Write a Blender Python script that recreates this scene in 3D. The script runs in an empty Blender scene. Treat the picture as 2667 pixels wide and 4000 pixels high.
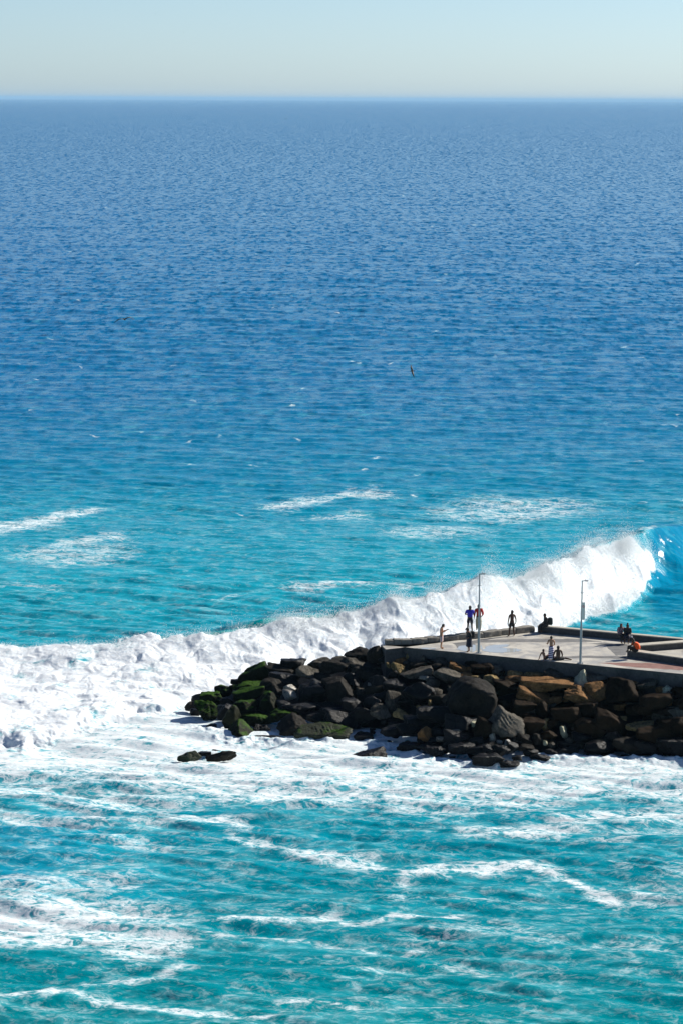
import bpy, bmesh, math, random
import numpy as np
from mathutils import Vector, Matrix
R = math.radians
C = bpy.context.scene.collection
sc = bpy.context.scene
rng = np.random.default_rng(7); random.seed(7)

# ------------------------------------------------------------------ camera
HC = 40.5; FPX = 11111.0; PITCH = math.atan(1613/FPX); ROLL = 0.0045
cam_d = bpy.data.cameras.new('camera'); cam = bpy.data.objects.new('camera', cam_d); C.objects.link(cam)
cam_d.sensor_fit = 'VERTICAL'; cam_d.sensor_height = 36.0; cam_d.lens = 100.0
cam_d.clip_start = 1.0; cam_d.clip_end = 400000.0
CM = Matrix.Rotation(math.pi/2 - PITCH, 4, 'X') @ Matrix.Rotation(ROLL, 4, 'Z')
cam.matrix_world = Matrix.Translation((0, 0, HC)) @ CM
sc.camera = cam
# ------------------------------------------------------------------ world, sun, exposure
SUN = Vector((0.85, 0.52, 0)).normalized(); EL = R(32)
SUND = Vector((SUN.x*math.cos(EL), SUN.y*math.cos(EL), math.sin(EL)))
w = bpy.data.worlds.new("World"); sc.world = w; w.use_nodes = True
wn = w.node_tree; bg = wn.nodes['Background']
sky = wn.nodes.new('ShaderNodeTexSky'); sky.sky_type = 'NISHITA'; sky.sun_disc = False
sky.sun_elevation = EL; sky.sun_rotation = math.atan2(SUN.x, SUN.y)
sky.altitude = 0; sky.air_density = 0.8; sky.dust_density = 0.5; sky.ozone_density = 2.0
tint = wn.nodes.new('ShaderNodeMix'); tint.data_type = 'RGBA'; tint.blend_type = 'MULTIPLY'; tint.inputs[0].default_value = 1
tg = wn.nodes.new('ShaderNodeTexCoord'); tz = wn.nodes.new('ShaderNodeSeparateXYZ'); tr_ = wn.nodes.new('ShaderNodeValToRGB'); wn.links.new(tg.outputs['Generated'], tz.inputs[0]); wn.links.new(tz.outputs['Z'], tr_.inputs[0])
for _ in range(3): tr_.color_ramp.elements.new(.5)
for e_, (p_, c_) in zip(tr_.color_ramp.elements, ((0, (.76, .93, 1.20)), (.035, (.69, .84, 1.04)), (.07, (.67, .765, .89)), (.18, (.52, .62, .74)), (.45, (.38, .46, .58)))): e_.position = p_; e_.color = (*c_, 1)
wn.links.new(tr_.outputs[0], tint.inputs[7])
wn.links.new(sky.outputs[0], tint.inputs[6]); wn.links.new(tint.outputs[2], bg.inputs[0]); bg.inputs[1].default_value = 0.085
sd = bpy.data.lights.new('sun', 'SUN'); sd.energy = 5.0; sd.angle = R(0.5); sd.color = (1, 0.95, 0.86)
so = bpy.data.objects.new('sun', sd); C.objects.link(so)
so.rotation_euler = (-SUND).to_track_quat('-Z', 'Y').to_euler()
sc.view_settings.view_transform = 'Standard'; sc.view_settings.look = 'None'
sc.view_settings.exposure = 0.65; sc.view_settings.gamma = 1.0
sc.cycles.max_bounces = 6; sc.cycles.volume_bounces = 1

# ------------------------------------------------------------------ helpers
CMn = np.array(CM.to_3x3())
def P(px, py, z=0.0):
    """point on the horizontal plane z that the photo shows at (px, py)"""
    d = CM.to_3x3() @ Vector(((px-1333.5)/FPX, (2000-py)/FPX, -1))
    t = (z-HC)/d.z
    return Vector((d.x*t, d.y*t, z))
def chart(X, Y, Z=0.0):
    Rt = CMn.T; Zr = Z-HC
    cx = Rt[0,0]*X+Rt[0,1]*Y+Rt[0,2]*Zr; cy = Rt[1,0]*X+Rt[1,1]*Y+Rt[1,2]*Zr; cz = Rt[2,0]*X+Rt[2,1]*Y+Rt[2,2]*Zr
    return 1333.5 + FPX*cx/(-cz), 2000 - FPX*cy/(-cz)
_perm = np.random.default_rng(3).permutation(4096).astype(np.int64)
def _h(ix, iy, iz): return _perm[(_perm[(_perm[ix & 4095] + iy) & 4095] + iz) & 4095]
_g3 = np.random.default_rng(4).normal(size=(4096, 3)); _g3 /= np.linalg.norm(_g3, axis=1)[:, None]
def noise3(x, y, z):
    ix = np.floor(x).astype(np.int64); iy = np.floor(y).astype(np.int64); iz = np.floor(z).astype(np.int64)
    fx = x-ix; fy = y-iy; fz = z-iz
    u = fx*fx*fx*(fx*(fx*6-15)+10); v = fy*fy*fy*(fy*(fy*6-15)+10); q = fz*fz*fz*(fz*(fz*6-15)+10)
    out = 0
    for a in (0, 1):
        for b in (0, 1):
            for c in (0, 1):
                g = _g3[_h(ix+a, iy+b, iz+c)]
                d = g[..., 0]*(fx-a)+g[..., 1]*(fy-b)+g[..., 2]*(fz-c)
                out = out + d*(u if a else 1-u)*(v if b else 1-v)*(q if c else 1-q)
    return out*1.6
_g2 = _g3[:, :2]/np.linalg.norm(_g3[:, :2], axis=1)[:, None]
def noise2(x, y, s=0):
    ix = np.floor(x).astype(np.int64); iy = np.floor(y).astype(np.int64)
    fx = x-ix; fy = y-iy
    u = fx*fx*(3-2*fx); v = fy*fy*(3-2*fy); out = 0
    for a in (0, 1):
        for b in (0, 1):
            g = _g2[_perm[(_perm[(ix+a+s*131) & 4095]+iy+b) & 4095]]
            out = out + (g[..., 0]*(fx-a)+g[..., 1]*(fy-b))*(u if a else 1-u)*(v if b else 1-v)
    return out*1.5
def fbm2(x, y, o=4, s=0, g=0.5):
    r = 0; a = 1; t = 0
    for i in range(o): r = r+a*noise2(x*2**i, y*2**i, s+i*7); t += a; a *= g
    return r/t
def fbm3(p, sc_, o=4, off=0.0):
    r = 0; a = 1; t = 0
    for i in range(o):
        f = sc_*2**i; r = r+a*noise3(p[:, 0]*f+off, p[:, 1]*f+off*1.7, p[:, 2]*f-off); t += a; a *= .5
    return r/t
def sstep(a, b, x):
    t = np.clip((x-a)/(b-a), 0, 1); return t*t*(3-2*t)

def tag(o, label=None, cat=None, group=None, kind=None):
    if label: o['label'] = label
    if cat: o['category'] = cat
    if group: o['group'] = group
    if kind: o['kind'] = kind
    return o
def link(name, me, mat=None, parent=None, smooth=False):
    o = bpy.data.objects.new(name, me); C.objects.link(o)
    if mat: me.materials.append(mat)
    if parent: o.parent = parent
    if smooth: me.polygons.foreach_set('use_smooth', np.ones(len(me.polygons), bool))
    return o
def empty(name, loc, rz=0):
    o = bpy.data.objects.new(name, None); C.objects.link(o); o.location = loc; o.rotation_euler.z = rz
    o.empty_display_size = .2
    return o
def grid_mesh(name, V, nr, nc):
    """V (nr*nc,3) -> quad grid"""
    me = bpy.data.meshes.new(name)
    i = np.arange((nr-1)*(nc-1)); r = i//(nc-1); c = i % (nc-1); a = r*nc+c
    F = np.stack([a, a+1, a+nc+1, a+nc], 1).astype(np.int32)
    me.vertices.add(len(V)); me.vertices.foreach_set('co', V.astype(np.float32).ravel())
    me.loops.add(F.size); me.loops.foreach_set('vertex_index', F.ravel())
    me.polygons.add(len(F)); me.polygons.foreach_set('loop_start', np.arange(0, F.size, 4, dtype=np.int32))
    me.update(calc_edges=True); return me
def tri_mesh(name, V, F):
    me = bpy.data.meshes.new(name); F = np.asarray(F, np.int32); k = F.shape[1]
    me.vertices.add(len(V)); me.vertices.foreach_set('co', np.asarray(V, np.float32).ravel())
    me.loops.add(F.size); me.loops.foreach_set('vertex_index', F.ravel())
    me.polygons.add(len(F)); me.polygons.foreach_set('loop_start', np.arange(0, F.size, k, dtype=np.int32))
    me.update(calc_edges=True); return me

# ------------------------------------------------------------------ materials
class NT:
    def __init__(s, name):
        s.m = bpy.data.materials.new(name); s.m.use_nodes = True; s.t = s.m.node_tree
        s.b = s.t.nodes['Principled BSDF']; s.out = s.t.nodes['Material Output']
    def n(s, typ, **k):
        o = s.t.nodes.new(typ)
        for a, v in k.items(): setattr(o, a, v)
        return o
    def l(s, a, b): s.t.links.new(a, b)
    def noise(s, scale, det=4, rough=.55, vec=None, dist=0):
        o = s.n('ShaderNodeTexNoise'); o.inputs['Scale'].default_value = scale; o.inputs['Detail'].default_value = det
        o.inputs['Roughness'].default_value = rough; o.inputs['Distortion'].default_value = dist
        if vec: s.l(vec, o.inputs['Vector'])
        return o.outputs['Fac']
    def ramp(s, fac, stops):
        o = s.n('ShaderNodeValToRGB'); e = o.color_ramp.elements
        while len(e) < len(stops): e.new(.5)
        for i, (p, c) in enumerate(stops):
            e[i].position = p; e[i].color = (*c, 1) if not isinstance(c, (int, float)) else (c, c, c, 1)
        s.l(fac, o.inputs[0]); return o.outputs[0]
    def math(s, op, a, b=None, c=None):
        o = s.n('ShaderNodeMath', operation=op)
        for i, v in enumerate((a, b, c)):
            if v is None: continue
            if isinstance(v, (int, float)): o.inputs[i].default_value = v
            else: s.l(v, o.inputs[i])
        return o.outputs[0]
    def mrange(s, v, a, b, c=0, d=1, smooth=False):
        o = s.n('ShaderNodeMapRange')
        if smooth: o.interpolation_type = 'SMOOTHSTEP'
        for i, q in enumerate((v, a, b, c, d)):
            if isinstance(q, (int, float)): o.inputs[i].default_value = q
            else: s.l(q, o.inputs[i])
        return o.outputs[0]
    def mix(s, f, a, b, mode='MIX'):
        o = s.n('ShaderNodeMix', data_type='RGBA', blend_type=mode)
        for i, q in ((0, f), (6, a), (7, b)):
            if isinstance(q, tuple): o.inputs[i].default_value = (*q, 1)
            elif isinstance(q, (int, float)): o.inputs[i].default_value = q
            else: s.l(q, o.inputs[i])
        return o.outputs[2]
    def bump(s, h, strength=.5, dist=.05, nrm=None):
        o = s.n('ShaderNodeBump'); o.inputs['Strength'].default_value = strength; o.inputs['Distance'].default_value = dist
        s.l(h, o.inputs['Height'])
        if nrm: s.l(nrm, o.inputs['Normal'])
        return o.outputs[0]
    def attr(s, name):
        return s.n('ShaderNodeAttribute', attribute_name=name).outputs['Fac']

def simple(name, col, rough=.7, metal=0, var=.25, scale=8, bump=.15):
    q = NT(name); tc = q.n('ShaderNodeTexCoord').outputs['Object']
    f = q.noise(scale, 4, .6, tc)
    q.l(q.ramp(f, [(.3, tuple(c*(1-var) for c in col)), (.7, tuple(min(1, c*(1+var)) for c in col))]), q.b.inputs['Base Color'])
    q.b.inputs['Roughness'].default_value = rough; q.b.inputs['Metallic'].default_value = metal
    if bump: q.l(q.bump(f, bump, .02), q.b.inputs['Normal'])
    return q.m

def rock_mat(name, dark, light, rough=.75, moss=0, spec=.06, mossc=((.004, .016, .002), (.05, .115, .006))):
    q = NT(name); tc = q.n('ShaderNodeTexCoord').outputs['Object']
    oi = q.n('ShaderNodeObjectInfo').outputs['Random']
    n1 = q.noise(1.3, 6, .62, tc); n2 = q.noise(7, 6, .7, tc, .6); n3 = q.noise(28, 4, .7, tc)
    v = q.n('ShaderNodeTexVoronoi', feature='DISTANCE_TO_EDGE'); v.inputs['Scale'].default_value = 1.6; q.l(tc, v.inputs['Vector'])
    f = q.math('ADD', q.math('MULTIPLY', n1, .5), q.math('MULTIPLY', n2, .5))
    f = q.math('ADD', f, q.math('MULTIPLY', q.math('SUBTRACT', oi, .5), .12))
    col = q.ramp(f, [(.36, dark), (.5, tuple((a+b)/2 for a, b in zip(dark, light))), (.64, light)])
    col = q.mix(q.mrange(n3, .5, .75, 0, .35), col, tuple(min(.8, c*1.5) for c in light))
    hgt = q.math('ADD', q.math('MULTIPLY', n2, .7), q.math('MULTIPLY', n3, .3))
    rg = rough
    if moss:
        geo = q.n('ShaderNodeNewGeometry'); sx = q.n('ShaderNodeSeparateXYZ'); q.l(geo.outputs['Normal'], sx.inputs[0])
        up = q.math('ADD', sx.outputs['Z'], q.math('MULTIPLY', q.math('SUBTRACT', n1, .5), 1.6))
        mk = q.mrange(up, .75-moss, 1.1-moss, 0, 1, True)
        mc = q.ramp(q.noise(14, 5, .7, tc), [(.35, mossc[0]), (.65, mossc[1])])
        col = q.mix(mk, col, mc)
    q.l(col, q.b.inputs['Base Color']); q.b.inputs['Roughness'].default_value = rg
    q.b.inputs['Specular IOR Level'].default_value = spec
    b1 = q.bump(hgt, .75, .10); q.l(b1, q.b.inputs['Normal'])
    return q.m
M = {}
M['black'] = rock_mat('wet_shaded_rock', (.0025, .0025, .003), (.010, .010, .011), .42, 0, .14)  # wet rock, its tone blackened further to stand for shade
M['umber'] = rock_mat('dark_brown_rock', (.003, .0022, .0015), (.030, .019, .011), .7, 0, .04)
M['dark'] = rock_mat('dark_rock', (.003, .0028, .0026), (.030, .026, .021), .7, 0, .07)  # base colour lowered so boulders in shade stay dark
M['grey'] = rock_mat('grey_rock', (.010, .009, .008), (.13, .117, .095), .7)
M['brown'] = rock_mat('brown_rock', (.03, .016, .006), (.27, .145, .062), .8)
M['tan'] = rock_mat('tan_rock', (.03, .022, .010), (.36, .26, .12), .8)  # tan and pale tones brightened for boulders in sunlight
M['pale'] = rock_mat('pale_rock', (.09, .10, .07), (.52, .50, .36), .8)
M['wetpale'] = rock_mat('wet_pale_rock', (.02, .02, .019), (.38, .345, .28), .3, 0, .6)
M['moss'] = rock_mat('mossy_rock', (.004, .005, .003), (.018, .02, .01), .6, .12)
M['mossy'] = rock_mat('very_mossy_rock', (.004, .006, .003), (.015, .02, .01), .7, .28)
M['weed'] = rock_mat('weedy_rock', (.005, .007, .005), (.05, .055, .035), .5, -.1)
def concrete(name, c0, c1, stain=.5, rough=.85, sc_=1.0, wet=False):
    q = NT(name); g = q.n('ShaderNodeNewGeometry').outputs['Position']
    n1 = q.noise(.8*sc_, 6, .65, g, .5); n2 = q.noise(6*sc_, 6, .75, g); n3 = q.noise(30*sc_, 3, .6, g)
    f = q.math('ADD', q.math('MULTIPLY', n1, .55), q.math('MULTIPLY', n2, .45))
    col = q.ramp(f, [(.38, c0), (.6, c1)])
    col = q.mix(q.mrange(n3, .35, .7, 0, stain*.5), col, tuple(x*.55 for x in c0))
    q.l(col, q.b.inputs['Base Color'])
    if wet:
        q.l(q.mrange(n1, .42, .58, .35, .85), q.b.inputs['Roughness'])
    else: q.b.inputs['Roughness'].default_value = rough
    q.l(q.bump(f, .5, .03), q.b.inputs['Normal']); return q.m
M['deck'] = concrete('deck_paving', (.34, .315, .27), (.53, .50, .44), .4, wet=True)
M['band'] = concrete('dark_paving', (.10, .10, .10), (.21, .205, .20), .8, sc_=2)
M['red'] = concrete('red_paving', (.16, .07, .055), (.32, .17, .14), .8, sc_=2)
M['wall'] = concrete('shaded_wall_concrete', (.035, .035, .036), (.105, .10, .095), .8)  # shade on the wall faces is put into this dark base colour
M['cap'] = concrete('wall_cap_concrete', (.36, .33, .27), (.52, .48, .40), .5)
M['stone'] = concrete('stone_blocks', (.10, .093, .08), (.30, .275, .23), .9, sc_=1.5)
q = NT('puddle_water'); q.b.inputs['Base Color'].default_value = (.42, .44, .43, 1); q.b.inputs['Specular IOR Level'].default_value = 1.0; q.b.inputs['Roughness'].default_value = .04; q.b.inputs['IOR'].default_value = 1.33
q.l(q.bump(q.noise(5, 3, .5, q.n('ShaderNodeNewGeometry').outputs['Position']), .15, .01), q.b.inputs['Normal']); M['puddle'] = q.m
M['steel'] = simple('galvanised_steel', (.34, .36, .37), .45, .5, .1, 20, .05)
M['sign'] = simple('sign_white', (.72, .70, .62), .6, 0, .06, 20, 0)
M['signred'] = simple('sign_red', (.6, .12, .08), .6, 0, .06, 20, 0)
M['signgrey'] = simple('sign_grey', (.42, .41, .38), .6, 0, .06, 20, 0)
for k, c in dict(skin_dark=(.075, .04, .025), skin_mid=(.27, .13, .075), skin_tan=(.40, .21, .12), hair=(.012, .009, .008), hairb=(.06, .03, .02),
                 blue=(.03, .025, .42), navy=(.012, .013, .03), redc=(.52, .03, .02), khaki=(.42, .40, .27), pink=(.55, .40, .38), blackc=(.012, .012, .014),
                 orange=(.9, .10, .008), denim=(.03, .04, .10), charcoal=(.03, .033, .035), whitec=(.7, .68, .7), phone=(.01, .01, .012), bagc=(.02, .028, .024)).items():
    M[k] = simple(k, c, .75, 0, .2, 12, .1)
def pattern(name, a, b, scale, th=.5):
    q = NT(name); tc = q.n('ShaderNodeTexCoord').outputs['Object']
    q.l(q.ramp(q.noise(scale, 3, .6, tc), [(th-.03, a), (th+.03, b)]), q.b.inputs['Base Color']); q.b.inputs['Roughness'].default_value = .8; return q.m
M['floral'] = pattern('patterned_blouse', (.05, .03, .06), (.32, .26, .30), 14)
M['print'] = pattern('printed_dress', (.012, .012, .03), (.35, .36, .45), 10, .6)
q = NT('striped_cloth'); tc = q.n('ShaderNodeTexCoord'); sx = q.n('ShaderNodeSeparateXYZ'); q.l(tc.outputs['Object'], sx.inputs[0])
ph = q.math('FRACT', q.math('MULTIPLY', q.math('ADD', sx.outputs['Z'], q.math('MULTIPLY', sx.outputs['X'], .25)), 1/.155))
q.l(q.ramp(ph, [(.49, (.07, .03, .16)), (.52, (.75, .70, .78))]), q.b.inputs['Base Color']); M['stripe'] = q.m

# ------------------------------------------------------------------ the sea
ZD = 4.5                                     # deck height above the sea
# rows (distance) and columns (lateral angle)
v = np.concatenate([np.array([3.5, 7, 12, 18, 24]), np.arange(30, 1500, 2.6), np.arange(1500, 2650, 1.35), np.arange(2650, 3900, 2.3), np.array([4200, 5000, 7000, 11000, 30000])])
D = FPX*HC/v
uc = np.concatenate([[-4, -1.5, -.7, -.4, -.28, -.21], np.arange(-.16, .16, 3.3/FPX), [.21, .28, .4, .7, 1.5, 4]])
NR, NCc = len(D), len(uc)
X = (D[:, None]*uc[None, :]).ravel(); Y = np.repeat(D, NCc)
cell = np.abs(np.gradient(D)); cell = np.repeat(np.maximum(cell, D*3.3/FPX), NCc)
U, Vv = chart(X, Y)
far = sstep(60000, 3000, Y)
# chop and swell: many directional wave trains, filtered where the mesh gets coarse
Z = np.zeros_like(X); rs = np.random.default_rng(14)
gx = X + .6*noise2(X/9, Y/9, 3); gy = Y + 1.4*noise2(X/11, Y/11, 5)
for i in range(46):
    lam = 0.9*(1.11**i)*(.9+.2*rs.random())
    if lam > 60: break
    th = R(-96 + rs.normal()*(24 if lam < 12 else 14)); amp = .0098*lam**.95*(.8 if lam < 1.6 else 1.35)*(1 if lam < 3.6 else (3.6/lam)**1.0)
    att = np.clip((lam/cell-1.6)/2.5, 0, 1)
    ph = 2*np.pi/lam*(gx*math.cos(th)+gy*math.sin(th))+rs.random()*6.28
    s = np.sin(ph); Z += att*amp*(s + .28*np.cos(2*ph))
grp = .85+.35*fbm2(X/22, Y/35, 3, 9)
Z *= grp*(1-.45*sstep(228, 250, Y)*sstep(520, 380, Y))
# --- the breaking wave: crest line, height and run of its front, all over world x
cp = [(-900, 2575, .5), (0, 2592, .7), (250, 2600, 1.0), (420, 2600, 1.3), (700, 2600, 2.0), (950, 2582, 2.7), (1150, 2560, 2.9), (1350, 2548, 2.9), (1600, 2518, 3.2), (1800, 2480, 3.9),
      (2000, 2430, 3.9), (2200, 2375, 4.0), (2350, 2310, 4.1), (2440, 2280, 4.1), (2520, 2250, 3.8), (2667, 2200, 3.2), (3000, 2120, 2.2), (3600, 2040, 1)]
cw = [(P(a, b), h) for a, b, h in cp]
cX = np.array([p.x for p, h in cw]); cY = np.array([p.y for p, h in cw]); cH = np.array([h for p, h in cw])
lp = [(-900, 2900), (0, 2945), (150, 2940), (300, 2900), (450, 2840), (620, 2800), (760, 2760), (1000, 2715), (1400, 2660), (1800, 2580), (2100, 2500), (2250, 2450), (2340, 2418), (2430, 2390), (2500, 2352), (2540, 2320), (2560, 2300), (3600, 2250)]
lw = [P(a, b) for a, b in lp]
def smooth_interp(x, xs, ys):
    k = np.argsort(xs); xs = np.array(xs)[k]; ys = np.array(ys)[k]
    g = np.linspace(xs[0], xs[-1], 600); y = np.interp(g, xs, ys)
    ker = np.hanning(31); ker /= ker.sum(); y = np.convolve(np.pad(y, 15, 'edge'), ker, 'valid')
    return np.interp(x, g, y)
Yc = smooth_interp(X, cX, cY); Hc = smooth_interp(X, cX, cH); Yl = smooth_interp(X, [p.x for p in lw], [p.y for p in lw])
wob = 1.6*fbm2(X/7, Y/30, 3, 21)
Yc = Yc+wob*.5
t = Yc-Y                                       # >0 on the shore side of the crest
Lf = np.clip(Yc-Yl+2*fbm2(X/3.5, Y/20, 4, 31), 5, 60)
Hc = Hc*(1+.16*fbm2(X/6, Y*0, 3, 41))
back = Hc*np.exp(-(np.minimum(t, 0)/np.where(X > 14, 10, 8))**2)
Lsteep = np.minimum(Lf, 11)
front = Hc*np.clip(1-t/Lsteep, 0, 1)**1.35
wave = np.where(t < 0, back, front)
# how far the crest has broken: 1 = white water
px_c = U
brk_u = np.interp(t/Lf, [-.3, 0, .12, .3, .5, .75, 1], [2400, 2445, 2490, 2535, 2555, 2530, 2480])
brk = sstep(12, -12, U-brk_u+34*fbm2(X/1.3, Y/1.3, 4, 8))
edge = Lf*(1+.10*fbm2(X/1.6, Y/1.6, 4, 51))
inw = sstep(-.25, .25, t-.1-.9*np.interp(U, [500, 650, 900, 1150, 1290, 1330], [0, .4, .9, .8, .5, 0]) + (.35+1.5*sstep(1000, 500, U))*fbm2(X/1.6, Y/1.6, 4, 55))*sstep(1.0, .88, t/edge)*brk
inw = np.maximum(inw, 0)
# churned, billowing surface of the white water
def billow(x, y, s): return 1.7*np.sqrt(noise2(x, y, s)**2+.006)-.35
wx = X+.5*noise2(X/1.3, Y/1.3, 61); wy = Y+.8*noise2(X/1.3, Y/1.3, 62)
puff = .55*noise2(wx/3.0, wy/4.5, 63)+.22*billow(wx/1.6, wy/2.4, 64)+.10*billow(wx/.75, wy/1.1, 65)+.05*billow(wx/.35, wy/.45, 66)
turb = .5+.5*np.clip(Hc/3.5, 0, 1)
puff = puff*np.interp(U, [0, 600, 1100], [.5, .62, 1.0])
Z = Z*(1-.6*inw) + wave + inw*turb*(puff*.85+.15)
# broken bore on the left: a low cushion of foam with a leading edge
bore = inw*sstep(1.0, .8, t/edge)*np.interp(U, [-500, 500, 900, 1100], [.9, .8, .3, 0])
Z += bore*(.55+.25*puff)
# --- foam density, drawn as streaks on the water
wu = U+60*fbm2(X/9, Y/14, 3, 71); wv = Vv+np.clip(Vv-387, 50, 4000)*.022*fbm2(X/6, Y/10, 4, 75)
foam = np.zeros_like(X)
def streak(pts, wd, amp, ends=90):
    global foam
    xs = [p[0] for p in pts]; ys = [p[1] for p in pts]; wd *= 1.4; amp *= .94
    yy = np.interp(wu, xs, ys); e = sstep(xs[0]-ends, xs[0]+ends, wu)*sstep(xs[-1]+ends, xs[-1]-ends, wu)
    foam = np.maximum(foam, amp*e*np.exp(-((wv-yy)/wd)**2))
def blob(cx, cy, rx, ry, amp):
    global foam
    foam = np.maximum(foam, amp*np.exp(-(((wu-cx)/rx)**2+((wv-cy)/ry)**2)**1.5))
# broad foam in front of the rocks
top_b = np.interp(wu, [0, 800, 1400, 2667, 3200], [2900, 2850, 2850, 2900, 2900]); bot_b = np.interp(wu, [-400, 0, 300, 800, 1300, 1700, 2100, 2400, 2667, 3200], [3040, 3050, 3090, 3150, 3190, 3220, 3200, 3170, 3170, 3160])
zone = sstep(2560, 2700, wv)*sstep(-60, 90, bot_b-wv)*np.where(wu < 2560, 1, 1)
foam = np.maximum(foam, zone*np.interp(wv, [2700, 2980, 3060, 3150, 3200], [1.0, .84, .68, .60, .52]))
streak([(-300, 3180), (200, 3200), (700, 3215), (1050, 3235)], 26, .62)
streak([(300, 3260), (520, 3300), (700, 3330)], 28, .55)
streak([(900, 3265), (1150, 3320), (1350, 3362), (1500, 3385)], 22, .66)
streak([(1500, 3400), (1750, 3385), (2050, 3390), (2180, 3425), (2300, 3480), (2450, 3515)], 24, .72, 60)
streak([(1750, 3250), (2050, 3245), (2400, 3200), (2900, 3170)], 30, .68)
streak([(2200, 3280), (2500, 3240), (2900, 3260)], 22, .5)
streak([(820, 3610), (1200, 3590), (1650, 3570), (1850, 3580)], 14, .64)
streak([(500, 3680), (900, 3660), (1300, 3690), (1800, 3700)], 12, .50)
streak([(250, 3850), (520, 3835), (760, 3780)], 16, .62)
streak([(-200, 3880), (300, 3900), (700, 3940), (1100, 3960)], 20, .62)
streak([(1000, 3900), (1500, 3920), (1900, 3900)], 12, .52)
streak([(1300, 3790), (1700, 3770), (2000, 3800)], 9, .45)
streak([(1450, 3460), (1800, 3480), (2100, 3560)], 14, .42)
streak([(2350, 3350), (2600, 3400), (2900, 3420)], 40, .42)
blob(120, 3600, 650, 130, .78); blob(560, 3690, 260, 90, .66); blob(60, 3480, 500, 70, .58); blob(350, 3420, 300, 60, .52)
blob(500, 3120, 500, 60, .6); blob(60, 3080, 400, 60, .6)
blob(2550, 3480, 160, 70, .5); blob(1900, 3650, 500, 60, .42); blob(2450, 3700, 300, 60, .40)
foam = np.maximum(foam, .25*sstep(2900, 3000, wv)*(1+.35*fbm2(X/5, Y/7, 3, 77)))
# behind the breaker: older streaks of foam
streak([(-300, 2085), (50, 2065), (250, 2015), (420, 1988)], 22, .66)
streak([(150, 2150), (380, 2110), (560, 2105)], 26, .56)
blob(280, 2170, 330, 45, .48)
streak([(1000, 1990), (1200, 1960), (1350, 1925), (1550, 1935)], 17, .60)
streak([(1150, 2030), (1400, 2005), (1500, 2020)], 14, .50)
blob(2000, 1990, 420, 60, .50); blob(1700, 2080, 300, 30, .46)
streak([(-200, 2290), (150, 2285), (300, 2300)], 12, .5)
streak([(1100, 2290), (1350, 2285), (1700, 2300)], 15, .60); streak([(700, 2345), (1000, 2330)], 7, .45)
streak([(2000, 2230), (2250, 2160), (2400, 2060)], 16, .42)
blob(1400, 1700, 2200, 500, .14)
foam = np.maximum(foam, .22*sstep(1500, 2100, wv))
# the smooth unbroken face at right: bluer, with less foam
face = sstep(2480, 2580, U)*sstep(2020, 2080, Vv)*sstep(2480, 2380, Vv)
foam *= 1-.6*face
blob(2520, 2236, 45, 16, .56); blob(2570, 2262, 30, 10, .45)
foam = np.where(inw > foam, inw*1.0+0*foam, foam); foam = np.maximum(foam, inw)
hole = sstep(1000, 450, U)*sstep(.0, .45, fbm2(X/2.4, Y/3.2, 4, 131))*inw
foam = foam*(1-.34*hole)
# white caps far out
wc = np.zeros_like(X)
rw = np.random.default_rng(19)
for i in range(70):
    vv = 560+1500*rw.random()**.8; uu = -200+3100*rw.random(); s = (vv-380)/1800*.8+.18
    m = np.abs(Vv-vv) < 30*s
    wc[m] = np.maximum(wc[m], np.exp(-(((U[m]-uu)/(16*s*(1+rw.random())))**2+((Vv[m]-vv+3*np.sin(U[m]/9))/(2.4*s+1.0))**2)))
foam = np.maximum(foam, wc*.62)
shoal = np.interp(Vv+26*fbm2(X/40, Y/90, 3, 91)*np.clip((Vv-387)/400, 0, 4), [380, 600, 1000, 1500, 1800, 2050, 2350, 3000, 3400, 4000], [.0, .03, .10, .26, .44, .66, .78, .84, .92, 1.0])
shoal = shoal - .27*sstep(1000, 0, U)*sstep(3100, 3250, Vv)*sstep(3700, 3400, Vv) - .10*sstep(900, 0, U)*sstep(2000, 1300, Vv)
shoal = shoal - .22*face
V3 = np.stack([X, Y, Z], 1)
me = grid_mesh('sea', V3, NR, NCc)
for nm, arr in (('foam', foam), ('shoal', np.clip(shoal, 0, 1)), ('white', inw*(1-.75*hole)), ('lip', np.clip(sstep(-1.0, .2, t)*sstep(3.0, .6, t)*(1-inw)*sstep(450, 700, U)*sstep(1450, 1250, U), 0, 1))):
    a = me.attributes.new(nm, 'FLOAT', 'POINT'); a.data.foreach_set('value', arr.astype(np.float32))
q = NT('sea_water'); g = q.n('ShaderNodeNewGeometry').outputs['Position']
sc3 = q.n('ShaderNodeVectorMath', operation='MULTIPLY'); q.l(g, sc3.inputs[0]); sc3.inputs[1].default_value = (.7, 1, .3)
gp = sc3.outputs[0]
fo = q.attr('foam'); sh = q.attr('shoal'); wh = q.attr('white'); lip = q.attr('lip')
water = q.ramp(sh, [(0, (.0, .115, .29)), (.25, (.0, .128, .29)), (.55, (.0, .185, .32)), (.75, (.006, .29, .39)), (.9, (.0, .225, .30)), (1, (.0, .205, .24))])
water = q.mix(lip, water, (.0, .28, .30))
n_big = q.noise(.35, 3, .5, gp, .4); n_a = q.noise(1.1, 6, .62, gp, .8); n_b = q.noise(4.5, 5, .65, gp, .5)
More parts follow.
